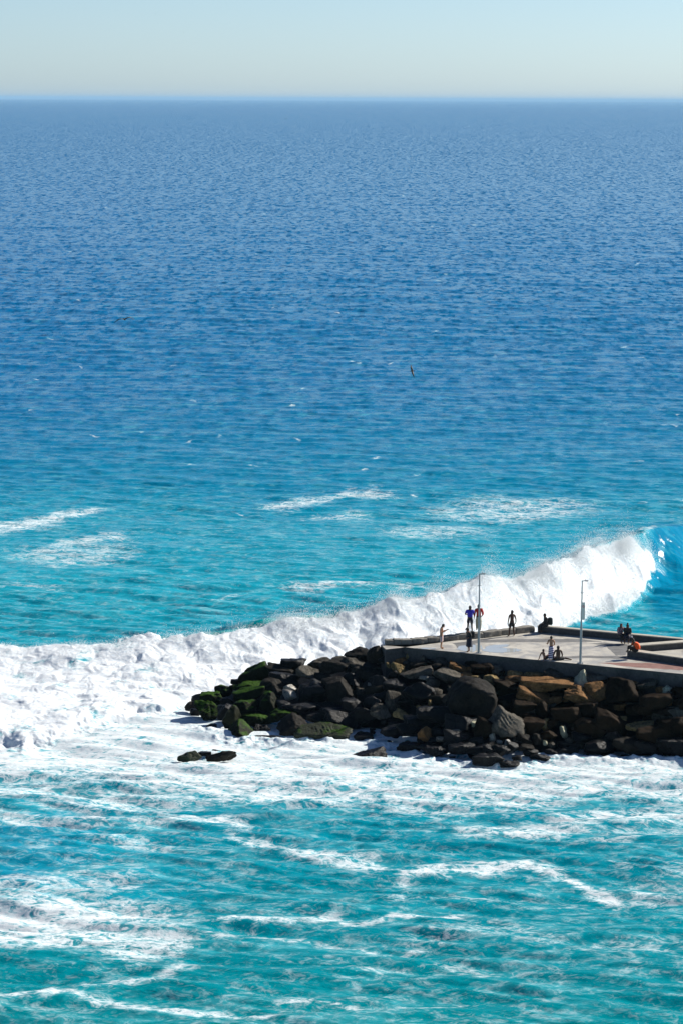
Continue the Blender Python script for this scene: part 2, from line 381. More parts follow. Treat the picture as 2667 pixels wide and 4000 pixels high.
# lace: ridges of a warped noise make strings of foam with holes
lc = q.math('SUBTRACT', 1, q.math('MULTIPLY', q.math('ABSOLUTE', q.math('SUBTRACT', q.noise(1.6, 5, .6, gp, 1.0), .5)), 5.5))
pat = q.mrange(q.math('ADD', q.math('ADD', q.math('MULTIPLY', n_a, .58), q.math('MULTIPLY', n_b, .20)), q.math('MULTIPLY', lc, .22)), .34, .68, 0, 1)
th = q.math('SUBTRACT', 1.0, fo)
fm = q.mrange(q.math('SUBTRACT', pat, th), -.20, .50, 0, 1, True)
fm = q.math('MULTIPLY', fm, q.mrange(fo, .05, .3))
fm = q.math('MULTIPLY', fm, q.mrange(fo, .12, .62, .35, 1))
fm = q.math('MAXIMUM', fm, q.mrange(wh, .3, .8))
# thin milky foam film around the dense foam
milk = q.mrange(q.math('SUBTRACT', q.mrange(q.math('ADD', q.math('MULTIPLY', n_big, .5), q.math('MULTIPLY', n_a, .5)), .34, .66), th), -.30, .30, 0, .62)
water = q.mix(milk, water, (.09, .42, .48))
wb = q.n('ShaderNodeBsdfPrincipled'); q.l(water, wb.inputs['Base Color']); wb.inputs['IOR'].default_value = 1.33; wb.inputs['Roughness'].default_value = .16
wb.inputs['Specular IOR Level'].default_value = .022
rip = q.math('ADD', q.math('ADD', q.math('MULTIPLY', q.noise(.55, 4, .6, gp, .3), .9), q.math('MULTIPLY', q.noise(1.6, 3, .5, gp, .3), .22)), q.math('MULTIPLY', q.noise(5, 2, .5, gp), .05))
bmp = q.bump(rip, .6, .32)
def nvec(scale, det, k, stretch):
    st_ = q.n('ShaderNodeVectorMath', operation='MULTIPLY'); q.l(g, st_.inputs[0]); st_.inputs[1].default_value = stretch
    o = q.n('ShaderNodeTexNoise'); o.inputs['Scale'].default_value = scale; o.inputs['Detail'].default_value = det; o.inputs['Roughness'].default_value = .66; q.l(st_.outputs[0], o.inputs['Vector'])
    a = q.n('ShaderNodeVectorMath', operation='SUBTRACT'); q.l(o.outputs['Color'], a.inputs[0]); a.inputs[1].default_value = (.5, .5, .5)
    b = q.n('ShaderNodeVectorMath', operation='MULTIPLY'); q.l(a.outputs[0], b.inputs[0]); b.inputs[1].default_value = (k, k, 0); return b.outputs[0]
s1 = q.n('ShaderNodeVectorMath', operation='ADD'); ds_ = q.n('ShaderNodeVectorMath', operation='LENGTH'); q.l(g, ds_.inputs[0])
sc_k = q.n('ShaderNodeVectorMath', operation='SCALE'); q.l(nvec(1, 3, 1.6, (.65, .22, 0)), sc_k.inputs[0]); q.l(q.mrange(ds_.outputs['Value'], 180, 600, .16, 1), sc_k.inputs['Scale'])
sc_j = q.n('ShaderNodeVectorMath', operation='SCALE'); q.l(nvec(1, 4, 2.6, (.5, .09, 0)), sc_j.inputs[0]); q.l(q.mrange(ds_.outputs['Value'], 350, 2200, 0, 1), sc_j.inputs['Scale'])
sc_i = q.n('ShaderNodeVectorMath', operation='ADD'); q.l(sc_k.outputs[0], sc_i.inputs[0]); q.l(sc_j.outputs[0], sc_i.inputs[1]); q.l(sc_i.outputs[0], s1.inputs[0]); q.l(bmp, s1.inputs[1])
s2 = q.n('ShaderNodeVectorMath', operation='NORMALIZE'); q.l(s1.outputs[0], s2.inputs[0]); q.l(s2.outputs[0], wb.inputs['Normal'])
fb = q.b; fcol = q.mix(wh, q.ramp(n_b, [(.3, (.60, .71, .75)), (.6, (.78, .82, .83))]), q.ramp(n_b, [(.3, (.60, .70, .78)), (.56, (.86, .88, .89))])); q.l(fcol, fb.inputs['Base Color']); fb.inputs['Roughness'].default_value = .9; fb.inputs['Specular IOR Level'].default_value = .1
fbn = q.bump(q.math('ADD', q.noise(3, 6, .7, gp, .4), q.math('MULTIPLY', fm, .25)), .5, .12); q.l(fbn, fb.inputs['Normal'])
tr = q.n('ShaderNodeBsdfTranslucent'); tr.inputs[0].default_value = (.80, .90, .95, 1); q.l(fbn, tr.inputs['Normal'])
mt = q.n('ShaderNodeMixShader'); q.l(q.mrange(wh, 0, 1, .02, .05), mt.inputs[0]); q.l(fb.outputs[0], mt.inputs[1]); q.l(tr.outputs[0], mt.inputs[2])
mx = q.n('ShaderNodeMixShader'); q.l(fm, mx.inputs[0]); q.l(wb.outputs[0], mx.inputs[1]); q.l(mt.outputs[0], mx.inputs[2]); q.l(mx.outputs[0], q.out.inputs['Surface'])
sea = link('sea', me, q.m, smooth=True); tag(sea, kind='structure')
# --- spray thrown up by the breaker
q = NT('spray_drops'); q.b.inputs['Base Color'].default_value = (.93, .95, .96, 1); q.b.inputs['Roughness'].default_value = .8
tr = q.n('ShaderNodeBsdfTranslucent'); tr.inputs[0].default_value = (.9, .95, .97, 1); mt = q.n('ShaderNodeMixShader'); mt.inputs[0].default_value = .4
q.l(q.b.outputs[0], mt.inputs[1]); q.l(tr.outputs[0], mt.inputs[2]); q.l(mt.outputs[0], q.out.inputs['Surface'])
wgt = inw*np.exp(-np.abs(t-.8)/2.2)*np.clip(Hc/4.5, .38, 1)**2.2*(cell**2)*np.clip(1+2.2*fbm2(X/2.5, Y/2.5, 3, 95), 0, 4)
wgt += .9*inw*sstep(.75, .98, t/edge)*sstep(2000, 2350, U)*(cell**2)
shore = np.exp(-((Vv-6-np.interp(U, [650, 780, 900, 1100, 1300, 1400, 1600, 1700, 1850, 2050, 2200, 2667], [2800, 2850, 2895, 2890, 2880, 2880, 2930, 2960, 2995, 2975, 2955, 2970]))/16)**2)*sstep(690, 800, U)
ZS = .22*shore*np.clip(1.5*fbm2(X/.9, Y/1.4, 4, 98)+.4, 0, 2)
V3[:, 2] += ZS
me.vertices.foreach_set('co', V3.astype(np.float32).ravel())
wgt[(Vv < 1500) | (Vv > 3100)] = 0
NS = 190000
idx = np.random.default_rng(23).choice(len(X), NS, p=wgt/wgt.sum())
rr = np.random.default_rng(24)
base = V3[idx]+np.stack([rr.normal(size=NS)*.25, rr.normal(size=NS)*.35, rr.exponential(1, NS)*np.clip(Hc[idx]/4, .3, 1.2)*np.clip(.35+.9*fbm2(X[idx]/2.2, Y[idx]*0, 4, 97), .05, 1.2)-.05], 1)
sz = .007+.013*rr.random(NS)**3
tet = np.array([[1, 1, 1], [1, -1, -1], [-1, 1, -1], [-1, -1, 1]], float)
SV = (base[:, None, :]+tet[None]*sz[:, None, None]*(.7+.6*rr.random((NS, 4, 1)))).reshape(-1, 3)
SF = (np.arange(NS)[:, None, None]*4+np.array([[0, 1, 2], [0, 3, 1], [0, 2, 3], [1, 3, 2]])[None]).reshape(-1, 3)
tag(link('spray', tri_mesh('spray', SV, SF), q.m), 'fine white spray thrown up along the breaking wave crest', 'spray', kind='stuff')

# ------------------------------------------------------------------ the pier head
def yfront(x): return 2519+.097*(x-1500)
LN = 3400
F0 = P(1488, 2519, ZD); F1 = P(LN, yfront(LN), ZD)
bo = [(2112, 2441), (2132, 2448), (2273, 2459), (2667, 2497), (LN, 2497+.0985*(LN-2667))]
B0 = P(2108, 2441, ZD+.47); B1 = P(LN, bo[-1][1], ZD+.47)
lo = [P(a, b, ZD+.42) for a, b in ((1506, 2512), (1564, 2506), (1650, 2492), (1818, 2470), (1895, 2463), (1964, 2456), (2040, 2447))]
outline = [F0]+[Vector((p.x, p.y, ZD)) for p in lo]+[Vector((B0.x, B0.y, ZD)), Vector((B1.x, B1.y, ZD)), F1]
def prism(name, pts, z0, z1, mat, parent=None, bev=0):
    bm = bmesh.new(); a = [bm.verts.new((p.x, p.y, z1)) for p in pts]; b = [bm.verts.new((p.x, p.y, z0)) for p in pts]
    bm.faces.new(a); bm.faces.new(b[::-1]); n = len(pts)
    for i in range(n): bm.faces.new((a[i], b[i], b[(i+1) % n], a[(i+1) % n]))
    bmesh.ops.recalc_face_normals(bm, faces=bm.faces)
    if bev: bmesh.ops.bevel(bm, geom=[e for e in bm.edges], offset=bev, segments=2, affect='EDGES')
    m_ = bpy.data.meshes.new(name); bm.to_mesh(m_); bm.free(); return link(name, m_, mat, parent)
rw_ = empty('retaining_wall', (F0.x, F0.y, 0)); tag(rw_, 'long shaded concrete retaining wall holding up the pier head above the rocks', 'wall')
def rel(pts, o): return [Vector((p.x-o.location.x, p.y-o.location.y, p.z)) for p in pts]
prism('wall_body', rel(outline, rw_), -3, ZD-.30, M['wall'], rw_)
# coping: slightly proud of the body
nf = (F1-F0).normalized(); nn = Vector((nf.y, -nf.x, 0))
cop = [F0+nn*.07-nf*.05, F1+nn*.07, F1-nn*1.0, F0-nn*.2]
cen = sum(outline, Vector())/len(outline)
out2 = [Vector((p.x+(p.x-cen.x)*.004, p.y+(p.y-cen.y)*.004, 0)) for p in outline]
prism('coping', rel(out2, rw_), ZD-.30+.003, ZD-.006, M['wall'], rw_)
pav = prism('pavement', outline, ZD-.005, ZD, M['deck']); tag(pav, kind='structure')
def sheet(name, pix, mat, dz, parent=None, jag=0, sub=6):
    pts = []
    n = len(pix)
    for i in range(n):
        a = P(*pix[i], ZD); b = P(*pix[(i+1) % n], ZD)
        for k in range(sub):
            p = a.lerp(b, k/sub)
            if jag: p += Vector((random.gauss(0, jag), random.gauss(0, jag*1.5), 0))
            pts.append(p)
    bm = bmesh.new(); vs = [bm.verts.new((p.x, p.y, ZD+dz)) for p in pts]; f = bm.faces.new(vs); bmesh.ops.triangulate(bm, faces=[f])
    bmesh.ops.recalc_face_normals(bm, faces=bm.faces)
    m_ = bpy.data.meshes.new(name); bm.to_mesh(m_); bm.free(); o = link(name, m_, mat); tag(o, kind='structure'); return o
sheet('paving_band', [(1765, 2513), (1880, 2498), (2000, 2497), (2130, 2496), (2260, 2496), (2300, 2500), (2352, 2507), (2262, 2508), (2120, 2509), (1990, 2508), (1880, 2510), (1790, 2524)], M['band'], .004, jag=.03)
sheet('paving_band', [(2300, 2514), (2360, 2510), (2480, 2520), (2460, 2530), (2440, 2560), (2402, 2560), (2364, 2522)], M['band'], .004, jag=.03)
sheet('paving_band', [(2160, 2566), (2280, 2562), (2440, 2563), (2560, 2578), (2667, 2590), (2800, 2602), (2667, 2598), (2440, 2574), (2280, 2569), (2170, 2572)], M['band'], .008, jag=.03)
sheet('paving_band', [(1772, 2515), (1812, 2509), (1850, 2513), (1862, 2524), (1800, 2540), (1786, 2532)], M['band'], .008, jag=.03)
sheet('red_paving', [(2330, 2590), (2430, 2588), (2540, 2590), (2667, 2598), (2800, 2612), (2800, 2634), (2667, 2618), (2560, 2612), (2480, 2607)], M['red'], .004, jag=.04)
sheet('puddle', [(1880, 2540), (1900, 2524), (1960, 2517), (2000, 2519), (1975, 2526), (1940, 2530), (2010, 2534), (2040, 2540), (2010, 2547), (1960, 2550), (1910, 2549)], M['puddle'], .010, jag=.06)
sheet('puddle', [(1780, 2536), (1792, 2524), (1840, 2519), (1880, 2520), (1884, 2536), (1866, 2543), (1840, 2545), (1805, 2543)], M['puddle'], .011, jag=.05)
sheet('puddle', [(1600, 2533), (1660, 2530), (1700, 2532), (1690, 2535), (1640, 2535)], M['puddle'], .010, jag=.04)

# the block wall along the left side
def blocky(cx, cy, z0, ang, L, W, H, seed, rnd=.05):
    n = 9; V_ = []; F_ = []
    g = np.linspace(-1, 1, n)
    for ax in range(3):
        for s in (-1, 1):
            st = len(V_)
            for a in g:
                for b in g:
                    p = [0, 0, 0]; p[ax] = s; p[(ax+1) % 3] = a; p[(ax+2) % 3] = b; V_.append(p)
            for i in range(n-1):
                for j in range(n-1):
                    q4 = [st+i*n+j, st+(i+1)*n+j, st+(i+1)*n+j+1, st+i*n+j+1]
                    F_.append(q4 if s > 0 else q4[::-1])
    A = np.array(V_, float); r = (np.abs(A)**9).sum(1)**(1/9); A = A/r[:, None]
    A = A*np.array([L/2, W/2, H/2]); A += fbm3(A+seed*3.1, 2.2, 4)[:, None]*A/np.linalg.norm(A, axis=1)[:, None]*rnd*2
    A[:, 2] += H/2+z0; c, s_ = math.cos(ang), math.sin(ang)
    return np.stack([A[:, 0]*c-A[:, 1]*s_+cx, A[:, 0]*s_+A[:, 1]*c+cy, A[:, 2]], 1), np.array(F_)
def joinVF(lst):
    o = 0; VV = []; FF = []
    for a, b in lst: VV.append(a); FF.append(b+o); o += len(a)
    return np.concatenate(VV), np.concatenate(FF)
path = [P(a, b, ZD) for a, b in ((1508, 2521), (1560, 2520), (1636, 2517), (1730, 2506), (1880, 2494), (1968, 2483), (2096, 2468))]
seg = []; lens = [0]
for a, b in zip(path, path[1:]): lens.append(lens[-1]+(b-a).length)
def along(s):
    s = min(max(s, 0), lens[-1]-1e-4)
    for i in range(len(path)-1):
        if s <= lens[i+1]:
            d = (path[i+1]-path[i]).normalized(); return path[i]+d*(s-lens[i]), d
s = 0; k = 0; VF = []
while s < lens[-1]-.4:
    L = random.choice([1.5, 1.9, 2.2, 1.2] if s > 5.2 else [.5, .7, .9, .6]); L = min(L, lens[-1]-s); p, d = along(s+L/2); nl = Vector((-d.y, d.x, 0))
    c_ = p+nl*(.36+random.uniform(-.04, .04)); hh = (.40 if s > 5.2 else .34)+random.uniform(-.03, .04)
    VF.append(blocky(c_.x, c_.y, ZD-.03, math.atan2(d.y, d.x)+random.uniform(-.02, .02), L+.05, .62, hh+.03, k)); s += L+.02; k += 1
Vb, Fb = joinVF(VF); tag(link('stone_wall', tri_mesh('stone_wall', Vb, Fb), M['stone'], smooth=True), 'low wall of worn rough stone blocks along the left side of the pier', 'wall')
# plain concrete parapets
def wall_box(name, a, b, Wd, H, mat, capm, label, side=1, ext=0, bev=.03):
    d = (b-a).normalized(); n_ = Vector((-d.y, d.x, 0))*side
    root = empty(name, (a.x, a.y, ZD)); tag(root, label, 'wall')
    pts = [a, b, b+n_*Wd, a+n_*Wd]
    rp = [Vector((p.x-a.x, p.y-a.y, 0)) for p in pts]
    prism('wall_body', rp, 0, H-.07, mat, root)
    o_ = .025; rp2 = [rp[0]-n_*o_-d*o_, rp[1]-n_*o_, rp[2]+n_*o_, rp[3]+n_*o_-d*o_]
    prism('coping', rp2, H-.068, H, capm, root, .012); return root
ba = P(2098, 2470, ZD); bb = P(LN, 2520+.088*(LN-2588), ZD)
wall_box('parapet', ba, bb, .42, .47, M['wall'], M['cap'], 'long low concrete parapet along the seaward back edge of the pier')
# V shaped pair of walls at right
T0 = P(2447, 2566, ZD); T1 = P(2667, 2597, ZD); T1 = T0+(T1-T0)*3.2
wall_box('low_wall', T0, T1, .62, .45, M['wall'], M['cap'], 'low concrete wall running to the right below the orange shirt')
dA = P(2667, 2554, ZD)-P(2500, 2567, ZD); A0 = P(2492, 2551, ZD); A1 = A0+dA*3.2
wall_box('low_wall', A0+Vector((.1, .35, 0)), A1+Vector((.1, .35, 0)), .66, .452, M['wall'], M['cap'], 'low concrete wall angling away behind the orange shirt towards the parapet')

# ------------------------------------------------------------------ rocks
ICO = {}
def ico(sub):
    if sub not in ICO:
        bm = bmesh.new(); bmesh.ops.create_icosphere(bm, subdivisions=sub, radius=1)
        ICO[sub] = (np.array([v_.co[:] for v_ in bm.verts]), np.array([[v_.index for v_ in f.verts] for f in bm.faces])); bm.free()
    return ICO[sub]
def rock_mesh(seed, sub=4, facets=(), pw=26, n=11, rough=.08, ridge=None, size=(1, 1, 1), roll=0):
    r_ = np.random.default_rng(seed); d, F = ico(sub)
    N = r_.normal(size=(n, 3)); N /= np.linalg.norm(N, axis=1)[:, None]; dist = .62+.4*r_.random(n)
    N = np.concatenate([N, np.eye(3), -np.eye(3)]); dist = np.concatenate([dist, np.full(6, 1.0)])
    for (f, dd) in facets:
        f = np.array(f, float); N = np.concatenate([N, [f/np.linalg.norm(f)]]); dist = np.append(dist, dd)
    k = np.maximum(d@N.T/dist[None], 0); rad = (k**pw).sum(1)**(-1/pw); p = d*rad[:, None]
    p -= (p.max(0)+p.min(0))/2; p /= (p.max(0)-p.min(0))/2
    # gouges and lumps
    p *= (1+rough*2.2*fbm3(p, 1.1, 3, seed*1.37))[:, None]
    c, s_ = math.cos(R(roll)), math.sin(R(roll)); p = p*np.array(size)/2
    p = np.stack([p[:, 0]*c-p[:, 2]*s_, p[:, 1], p[:, 0]*s_+p[:, 2]*c], 1)
    m = np.mean(size)
    nn_ = p/np.linalg.norm(p, axis=1)[:, None]
    fine = fbm3(p, 2.6, 4, seed*.77+5)*.10*min(1, m/1.2) + np.abs(fbm3(p, 1.1, 3, seed*.31+9))*-.12*min(1, m/1.2)
    p += nn_*fine[:, None]
    if ridge:
        ax, fr, am = ridge; ax = np.array(ax, float); ax /= np.linalg.norm(ax)
        ph_ = (p@ax)*fr+1.3*noise3(p[:, 0]*2, p[:, 1]*2, p[:, 2]*2+seed); p += nn_*(am*(np.abs(np.sin(ph_))-.5))[:, None]
    return tri_mesh('boulder', p, F)
YT = ([650, 700, 780, 850, 950, 1040, 1150, 1250, 1350, 1450], [2790, 2745, 2705, 2680, 2625, 2605, 2585, 2570, 2540, 2545])
ZT = ([650, 700, 780, 850, 950, 1040, 1150, 1250, 1350, 1450, 1500], [.1, .4, .9, 1.4, 2.0, 2.4, 2.9, 3.2, 3.7, 3.8, 3.7])
YB = ([650, 700, 780, 900, 1000, 1100, 1300, 1400, 1600, 1700, 1850, 2050, 2200, 2400, 2667], [2800, 2810, 2850, 2895, 2870, 2890, 2880, 2880, 2930, 2960, 2995, 2975, 2955, 2960, 2970])
def slope(px, py):
    yt = np.interp(px, *YT) if px < 1450 else max(yfront(px)+50, np.interp(px, [1450, 1500], [2545, 2572]))
    zt = np.interp(px, *ZT) if px < 1500 else 3.7
    yb = np.interp(px, *YB); t_ = (py-yt)/(yb-yt)
    return P(px, py, float(np.clip(zt*(1-t_), -.6, zt+.6)))
ZO = {1: (650, 2480, 1.96), 2: (1350, 2480, 2.24), 3: (1950, 2480, 2.187)}
SEED = [100]; HAND = []
def rock(zc, cx, cy, w_, h_, mat='dark', label=None, roll=0, facets=(), seed=None, push=0.0, dep=None, sub=None, group=None, cat='boulder', **kw):
    ox, oy, s_ = ZO[zc]; px = ox+cx/s_; py = oy+cy/s_; SEED[0] += 1
    c_ = slope(px, py)
    if py > np.interp(px, *YB): c_ = P(px, py, .05)
    Dd = math.hypot(c_.y, HC-c_.z); mpp = Dd/FPX
    W_ = w_/s_*mpp; H_ = h_/s_*mpp; dp = dep or max(.75*max(W_, H_), min(W_, H_))
    # the height seen includes the depth of the top, seen from above
    H_ = max(H_-.10*dp, .55*H_)
    if abs(roll) > 5:
        pass
    # lift the rock in front of the slope so that its face stands out
    dr = (Vector((0, 0, HC))-c_).normalized(); c_ = c_+dr*(.25*dp-push)
    if px > 1880 and py < 2880 and mat in ('black', 'dark'): mat = 'umber'
    sub = sub or (5 if W_ > 1.0 else 4)
    jr = np.random.default_rng(SEED[0]*7)
    if label is None and jr.random() < .65: facets = list(facets)+[((-.15+jr.normal()*.4, -1, .05+jr.normal()*.35), .58), ((.1+jr.normal()*.45, .1+jr.normal()*.3, 1), .66)]
    me_ = rock_mesh(seed or SEED[0], sub, facets, size=(W_*1.06, dp, H_*1.06), roll=roll, **kw)
    nm = 'boulder' if max(W_, H_) > .7 else 'rock'
    o = link(nm, me_, M[mat], smooth=True); o.location = c_
    HAND.append((px, py, w_/s_, h_/s_))
    if label is None:
        if px < 1150: label, group = 'dark mossy boulder among the rocks at the seaward tip of the breakwater', 'dark boulders at the tip of the breakwater'
        elif py > 2850: label, group = 'small wet black rock where foam washes the foot of the breakwater', 'wet rocks at the foot of the breakwater'
        elif px < 1950: label, group = 'dark boulder in the shaded heap below the stone wall and first lamp', 'boulders piled left of the second lamp'
        else: label, group = 'dark brown boulder in the shaded heap below the right half of the pier', 'boulders piled below the right half of the pier'
    tag(o, label, 'boulder' if nm == 'boulder' else 'rock', group)
    return o
LIT = ((.72, -.45, .55), .55)       # a facet turned to the sun and the viewer
LIT2 = ((.55, -.25, .8), .5)
# tip of the breakwater
rock(1, 190, 548, 85, 80, 'dark', 'small dark rock at the far left, standing in surf alone')
rock(1, 312, 585, 190, 175, 'mossy', 'square green mossy boulder at the left tip, its face furred with weed', -18, facets=[((.1, -.8, .6), .5)], ridge=((.3, .4, 1), 30, .022), rough=.1)
rock(1, 350, 485, 180, 110, 'mossy', 'low green boulder just behind the square mossy one', push=.6)
rock(1, 440, 425, 135, 90, 'moss', 'smooth rounded grey green boulder on the skyline at the tip', push=.6)
rock(1, 675, 320, 230, 180, 'moss', 'broad domed boulder with a green top on the skyline', 22, push=.6)
rock(1, 875, 275, 210, 100, 'dark', 'flat brown topped slab right of the green dome on the skyline', -10, push=.4)
rock(1, 980, 228, 190, 100, 'black', 'smooth black rounded boulder on the skyline against the surf', push=.5)
rock(1, 540, 400, 120, 60, 'moss', push=.4)
rock(1, 645, 385, 190, 70, 'mossy', 'bright green topped slab below the green dome', 6)
rock(1, 640, 455, 240, 130, 'mossy', 'large sloping boulder with vivid green moss along its upper edge', 12)
rock(1, 900, 335, 220, 110, 'black', 'wet flat boulder with a bluish sheen near the top of the tip', -14)
rock(1, 810, 415, 190, 160, 'dark', 'dark block with a crumbly lit right edge', facets=[LIT])
rock(1, 950, 410, 100, 70, 'wetpale', 'pale lumpy rock, upper of two, beside the crumbly dark block', facets=[LIT2])
rock(1, 950, 465, 115, 85, 'wetpale', 'bright pale lumpy rock, lower of two, beside the crumbly dark block', facets=[LIT])
rock(1, 1095, 290, 200, 120, 'grey', 'boulder with a bright pitted facet turned to the right near the skyline', facets=[((.6, -.5, .6), .4)], roll=-12)
rock(1, 1170, 218, 175, 85, 'grey', 'grey angular boulder on the skyline left of the big grey ones', roll=15, push=.4, facets=[LIT2])
rock(1, 1290, 245, 230, 120, 'dark', 'large smooth grey brown boulder in front of the skyline rubble')
rock(1, 1330, 185, 130, 50, 'grey', roll=-5, push=.3)
rock(1, 1420, 215, 190, 90, 'grey', 'rough grey boulder with glinting wet top below the skyline hump', facets=[LIT2], roll=-10)
rock(1, 1485, 155, 240, 130, 'dark', 'big humped boulder on the skyline beside the end of the retaining wall', push=.5, facets=[((-.5, -.3, .8), .6)])
rock(1, 1120, 430, 200, 175, 'black', 'large smooth blue black boulder in the middle of the tip', facets=[((-.3, -.3, .9), .5)])
rock(1, 1325, 430, 260, 220, 'dark', 'big dark angular boulder with a sharp sunlit right edge', facets=[((.8, -.2, .5), .55), ((-.2, -.9, .2), .6), ((-.3, -.1, .9), .7)], n=6)
rock(1, 800, 515, 145, 165, 'moss', 'dark upright block with a bright green edge at its upper right', -12, facets=[LIT])
rock(1, 515, 645, 150, 245, 'moss', 'tall leaning boulder with a green patch on its right shoulder', -14, facets=[((.8, -.4, .4), .55)], n=8)
rock(1, 582, 750, 220, 195, 'moss', 'pointed triangular black boulder standing in the surf in front of the tip', facets=[((-.75, -.3, .55), .38), ((.75, -.25, .6), .42)], n=6)
rock(1, 690, 650, 215, 110, 'mossy', 'low long slab with green fringe behind the pointed black boulder', 5, ridge=((1, 0, .6), 13, .03))
rock(1, 825, 635, 95, 75, 'mossy', 'small round green boulder right of the fringed slab')
rock(1, 735, 722, 125, 80, 'black')
rock(1, 470, 590, 150, 130, 'black'); rock(1, 600, 560, 170, 120, 'moss'); rock(1, 690, 540, 160, 110, 'black', push=.3)
rock(1, 332, 718, 110, 75, 'black', 'small black pyramid rock in the surf below the square mossy boulder', facets=[((-.6, -.3, .7), .45)])
rock(1, 290, 772, 100, 34, 'black', 'flat black rock barely above the foam at the left tip')
rock(1, 400, 745, 70, 50, 'black')
rock(1, 985, 700, 260, 190, 'dark', 'dark pyramid shaped boulder at the waterline left of the ribbed one', facets=[((-.7, -.3, .65), .36), ((.55, -.2, .8), .5)], n=6)
rock(1, 1205, 742, 400, 150, 'weed', 'long ribbed boulder covered in weed at the waterline', -4, facets=[((-.1, -.6, .8), .5)], ridge=((1, .5, -.35), 16, .06), rough=.1, dep=1.8)
rock(1, 770, 792, 190, 34, 'black', 'flat dark rock awash between the two pointed boulders')
rock(1, 900, 600, 200, 70, 'moss'); rock(1, 1010, 560, 240, 90, 'black')
rock(1, 1150, 640, 150, 100, 'black'); rock(1, 1330, 640, 290, 170, 'black'); rock(1, 1480, 620, 240, 170, 'black')
rock(1, 1510, 788, 140, 62, 'black', 'low dark rock in the foam right of the ribbed boulder', 6)
rock(1, 180, 938, 165, 85, 'weed', 'weedy rock awash in front of the tip, left one of its cluster', 10, dep=.8, push=-.2)
rock(1, 292, 905, 105, 34, 'black', 'thin dark rock awash at the back of the cluster in the foam')
rock(1, 392, 888, 80, 20, 'black', 'tiny sliver of rock at the back right of the cluster in the foam')
rock(1, 425, 928, 225, 85, 'dark', 'longest dark rock of the cluster awash in front of the tip', 4, dep=.8, push=-.2)
# middle
rock(2, 262, 175, 150, 170, 'dark', 'bulky dark boulder against the left end of the retaining wall', facets=[((-.6, -.2, .75), .55)], pw=9)
rock(2, 325, 215, 90, 90, 'black')
rock(2, 150, 885, 160, 95, 'black', 'small black rock in the foam between the ribbed boulder and the heap', 8)
rock(2, 208, 1055, 270, 110, 'black', 'isolated flat black rock in the foam in front of the breakwater', 8, facets=[((.9, -.3, .2), .75), ((-.3, 0, 1), .6)], n=3, dep=1.2, push=-.3)
rock(2, 470, 302, 150, 115, 'tan', 'tan boulder with a rough lit face just under the retaining wall', facets=[((.5, -.7, .5), .4)], roll=-15)
rock(2, 375, 266, 52, 55, 'tan', 'small tan rock left of the tan boulder under the retaining wall', facets=[LIT])
rock(2, 542, 190, 38, 75, 'tan', 'small upright yellowish rock leaning on the retaining wall', facets=[LIT])
rock(2, 625, 262, 180, 90, 'dark', roll=25, facets=[LIT2]); rock(2, 672, 225, 60, 110, 'grey'); rock(2, 735, 235, 100, 60, 'dark', roll=-8)
rock(2, 830, 245, 130, 90, 'grey', facets=[LIT]); rock(2, 760, 285, 160, 80, 'dark')
rock(2, 995, 283, 190, 70, 'brown', 'long brown slab with a sunlit top below the man in pale shorts', -18, facets=[((.1, -.3, .9), .5)])
rock(2, 1055, 195, 60, 55, 'tan', 'small bright yellow brown rock touching the retaining wall by the first lamp', facets=[LIT])
rock(2, 1220, 216, 42, 40, 'pale', 'tiny pale rock under the retaining wall right of the first lamp')
rock(2, 1205, 305, 210, 115, 'dark', facets=[((-.1, -.1, 1), .6)], roll=8); rock(2, 1325, 305, 110, 90, 'grey', facets=[LIT])
rock(2, 1095, 250, 120, 60, 'dark')
rock(2, 610, 330, 280, 80, 'grey', 'flat blue grey slab tilted up to the right', 12, facets=[((0, -.2, 1), .5)], n=5)
rock(2, 705, 372, 135, 62, 'wetpale', roll=-8, facets=[LIT2])
rock(2, 905, 365, 270, 140, 'grey', 'broad boulder with a sunlit craggy rim at its right shoulder', -8, facets=[((.4, -.2, .9), .55)])
rock(2, 1105, 545, 390, 345, 'dark', 'largest rounded boulder, black in shade with a thin sunlit rim', facets=[((.55, -.1, .8), .8), ((-.1, -1, .05), .55), ((-.6, -.1, .75), .85)], n=2, pw=8, seed=61, dep=3.4, push=-.3)
rock(2, 430, 450, 210, 130, 'black', 'round blue black boulder above the striped light patches', pw=7)
rock(2, 420, 350, 90, 90, 'dark', facets=[LIT]); rock(2, 215, 445, 45, 50, 'wetpale'); 
rock(2, 412, 575, 150, 160, 'grey', 'boulder with a wrinkled sunlit face, upper of the two light patches', facets=[((.45, -.75, .5), .3)], ridge=((1, .2, .45), 24, .045), roll=-15)
rock(2, 300, 668, 180, 130, 'grey', 'boulder with a wrinkled sunlit face, lower left of the two light patches', facets=[((.4, -.75, .55), .3)], ridge=((1, .2, .45), 24, .045))
rock(2, 482, 692, 130, 85, 'tan', 'small tan wedge below the wrinkled boulders', facets=[((.35, -.6, .7), .4)], roll=-14)
rock(2, 736, 598, 34, 75, 'tan', 'narrow upright sliver of lit rock in the dark heap', facets=[LIT])
rock(2, 640, 626, 48, 34, 'tan'); rock(2, 225, 590, 150, 130, 'black'); rock(2, 800, 470, 36, 22, 'tan')
rock(2, 640, 520, 300, 240, 'black'); rock(2, 150, 350, 230, 160, 'dark'); rock(2, 60, 420, 160, 200, 'black', facets=[LIT]); rock(2, 90, 650, 240, 200, 'black')
rock(2, 300, 400, 200, 120, 'black'); rock(2, 800, 700, 330, 180, 'black'); rock(2, 640, 760, 260, 120, 'black'); rock(2, 1000, 780, 260, 170, 'black'); rock(2, 1220, 640, 90, 80, 'dark')
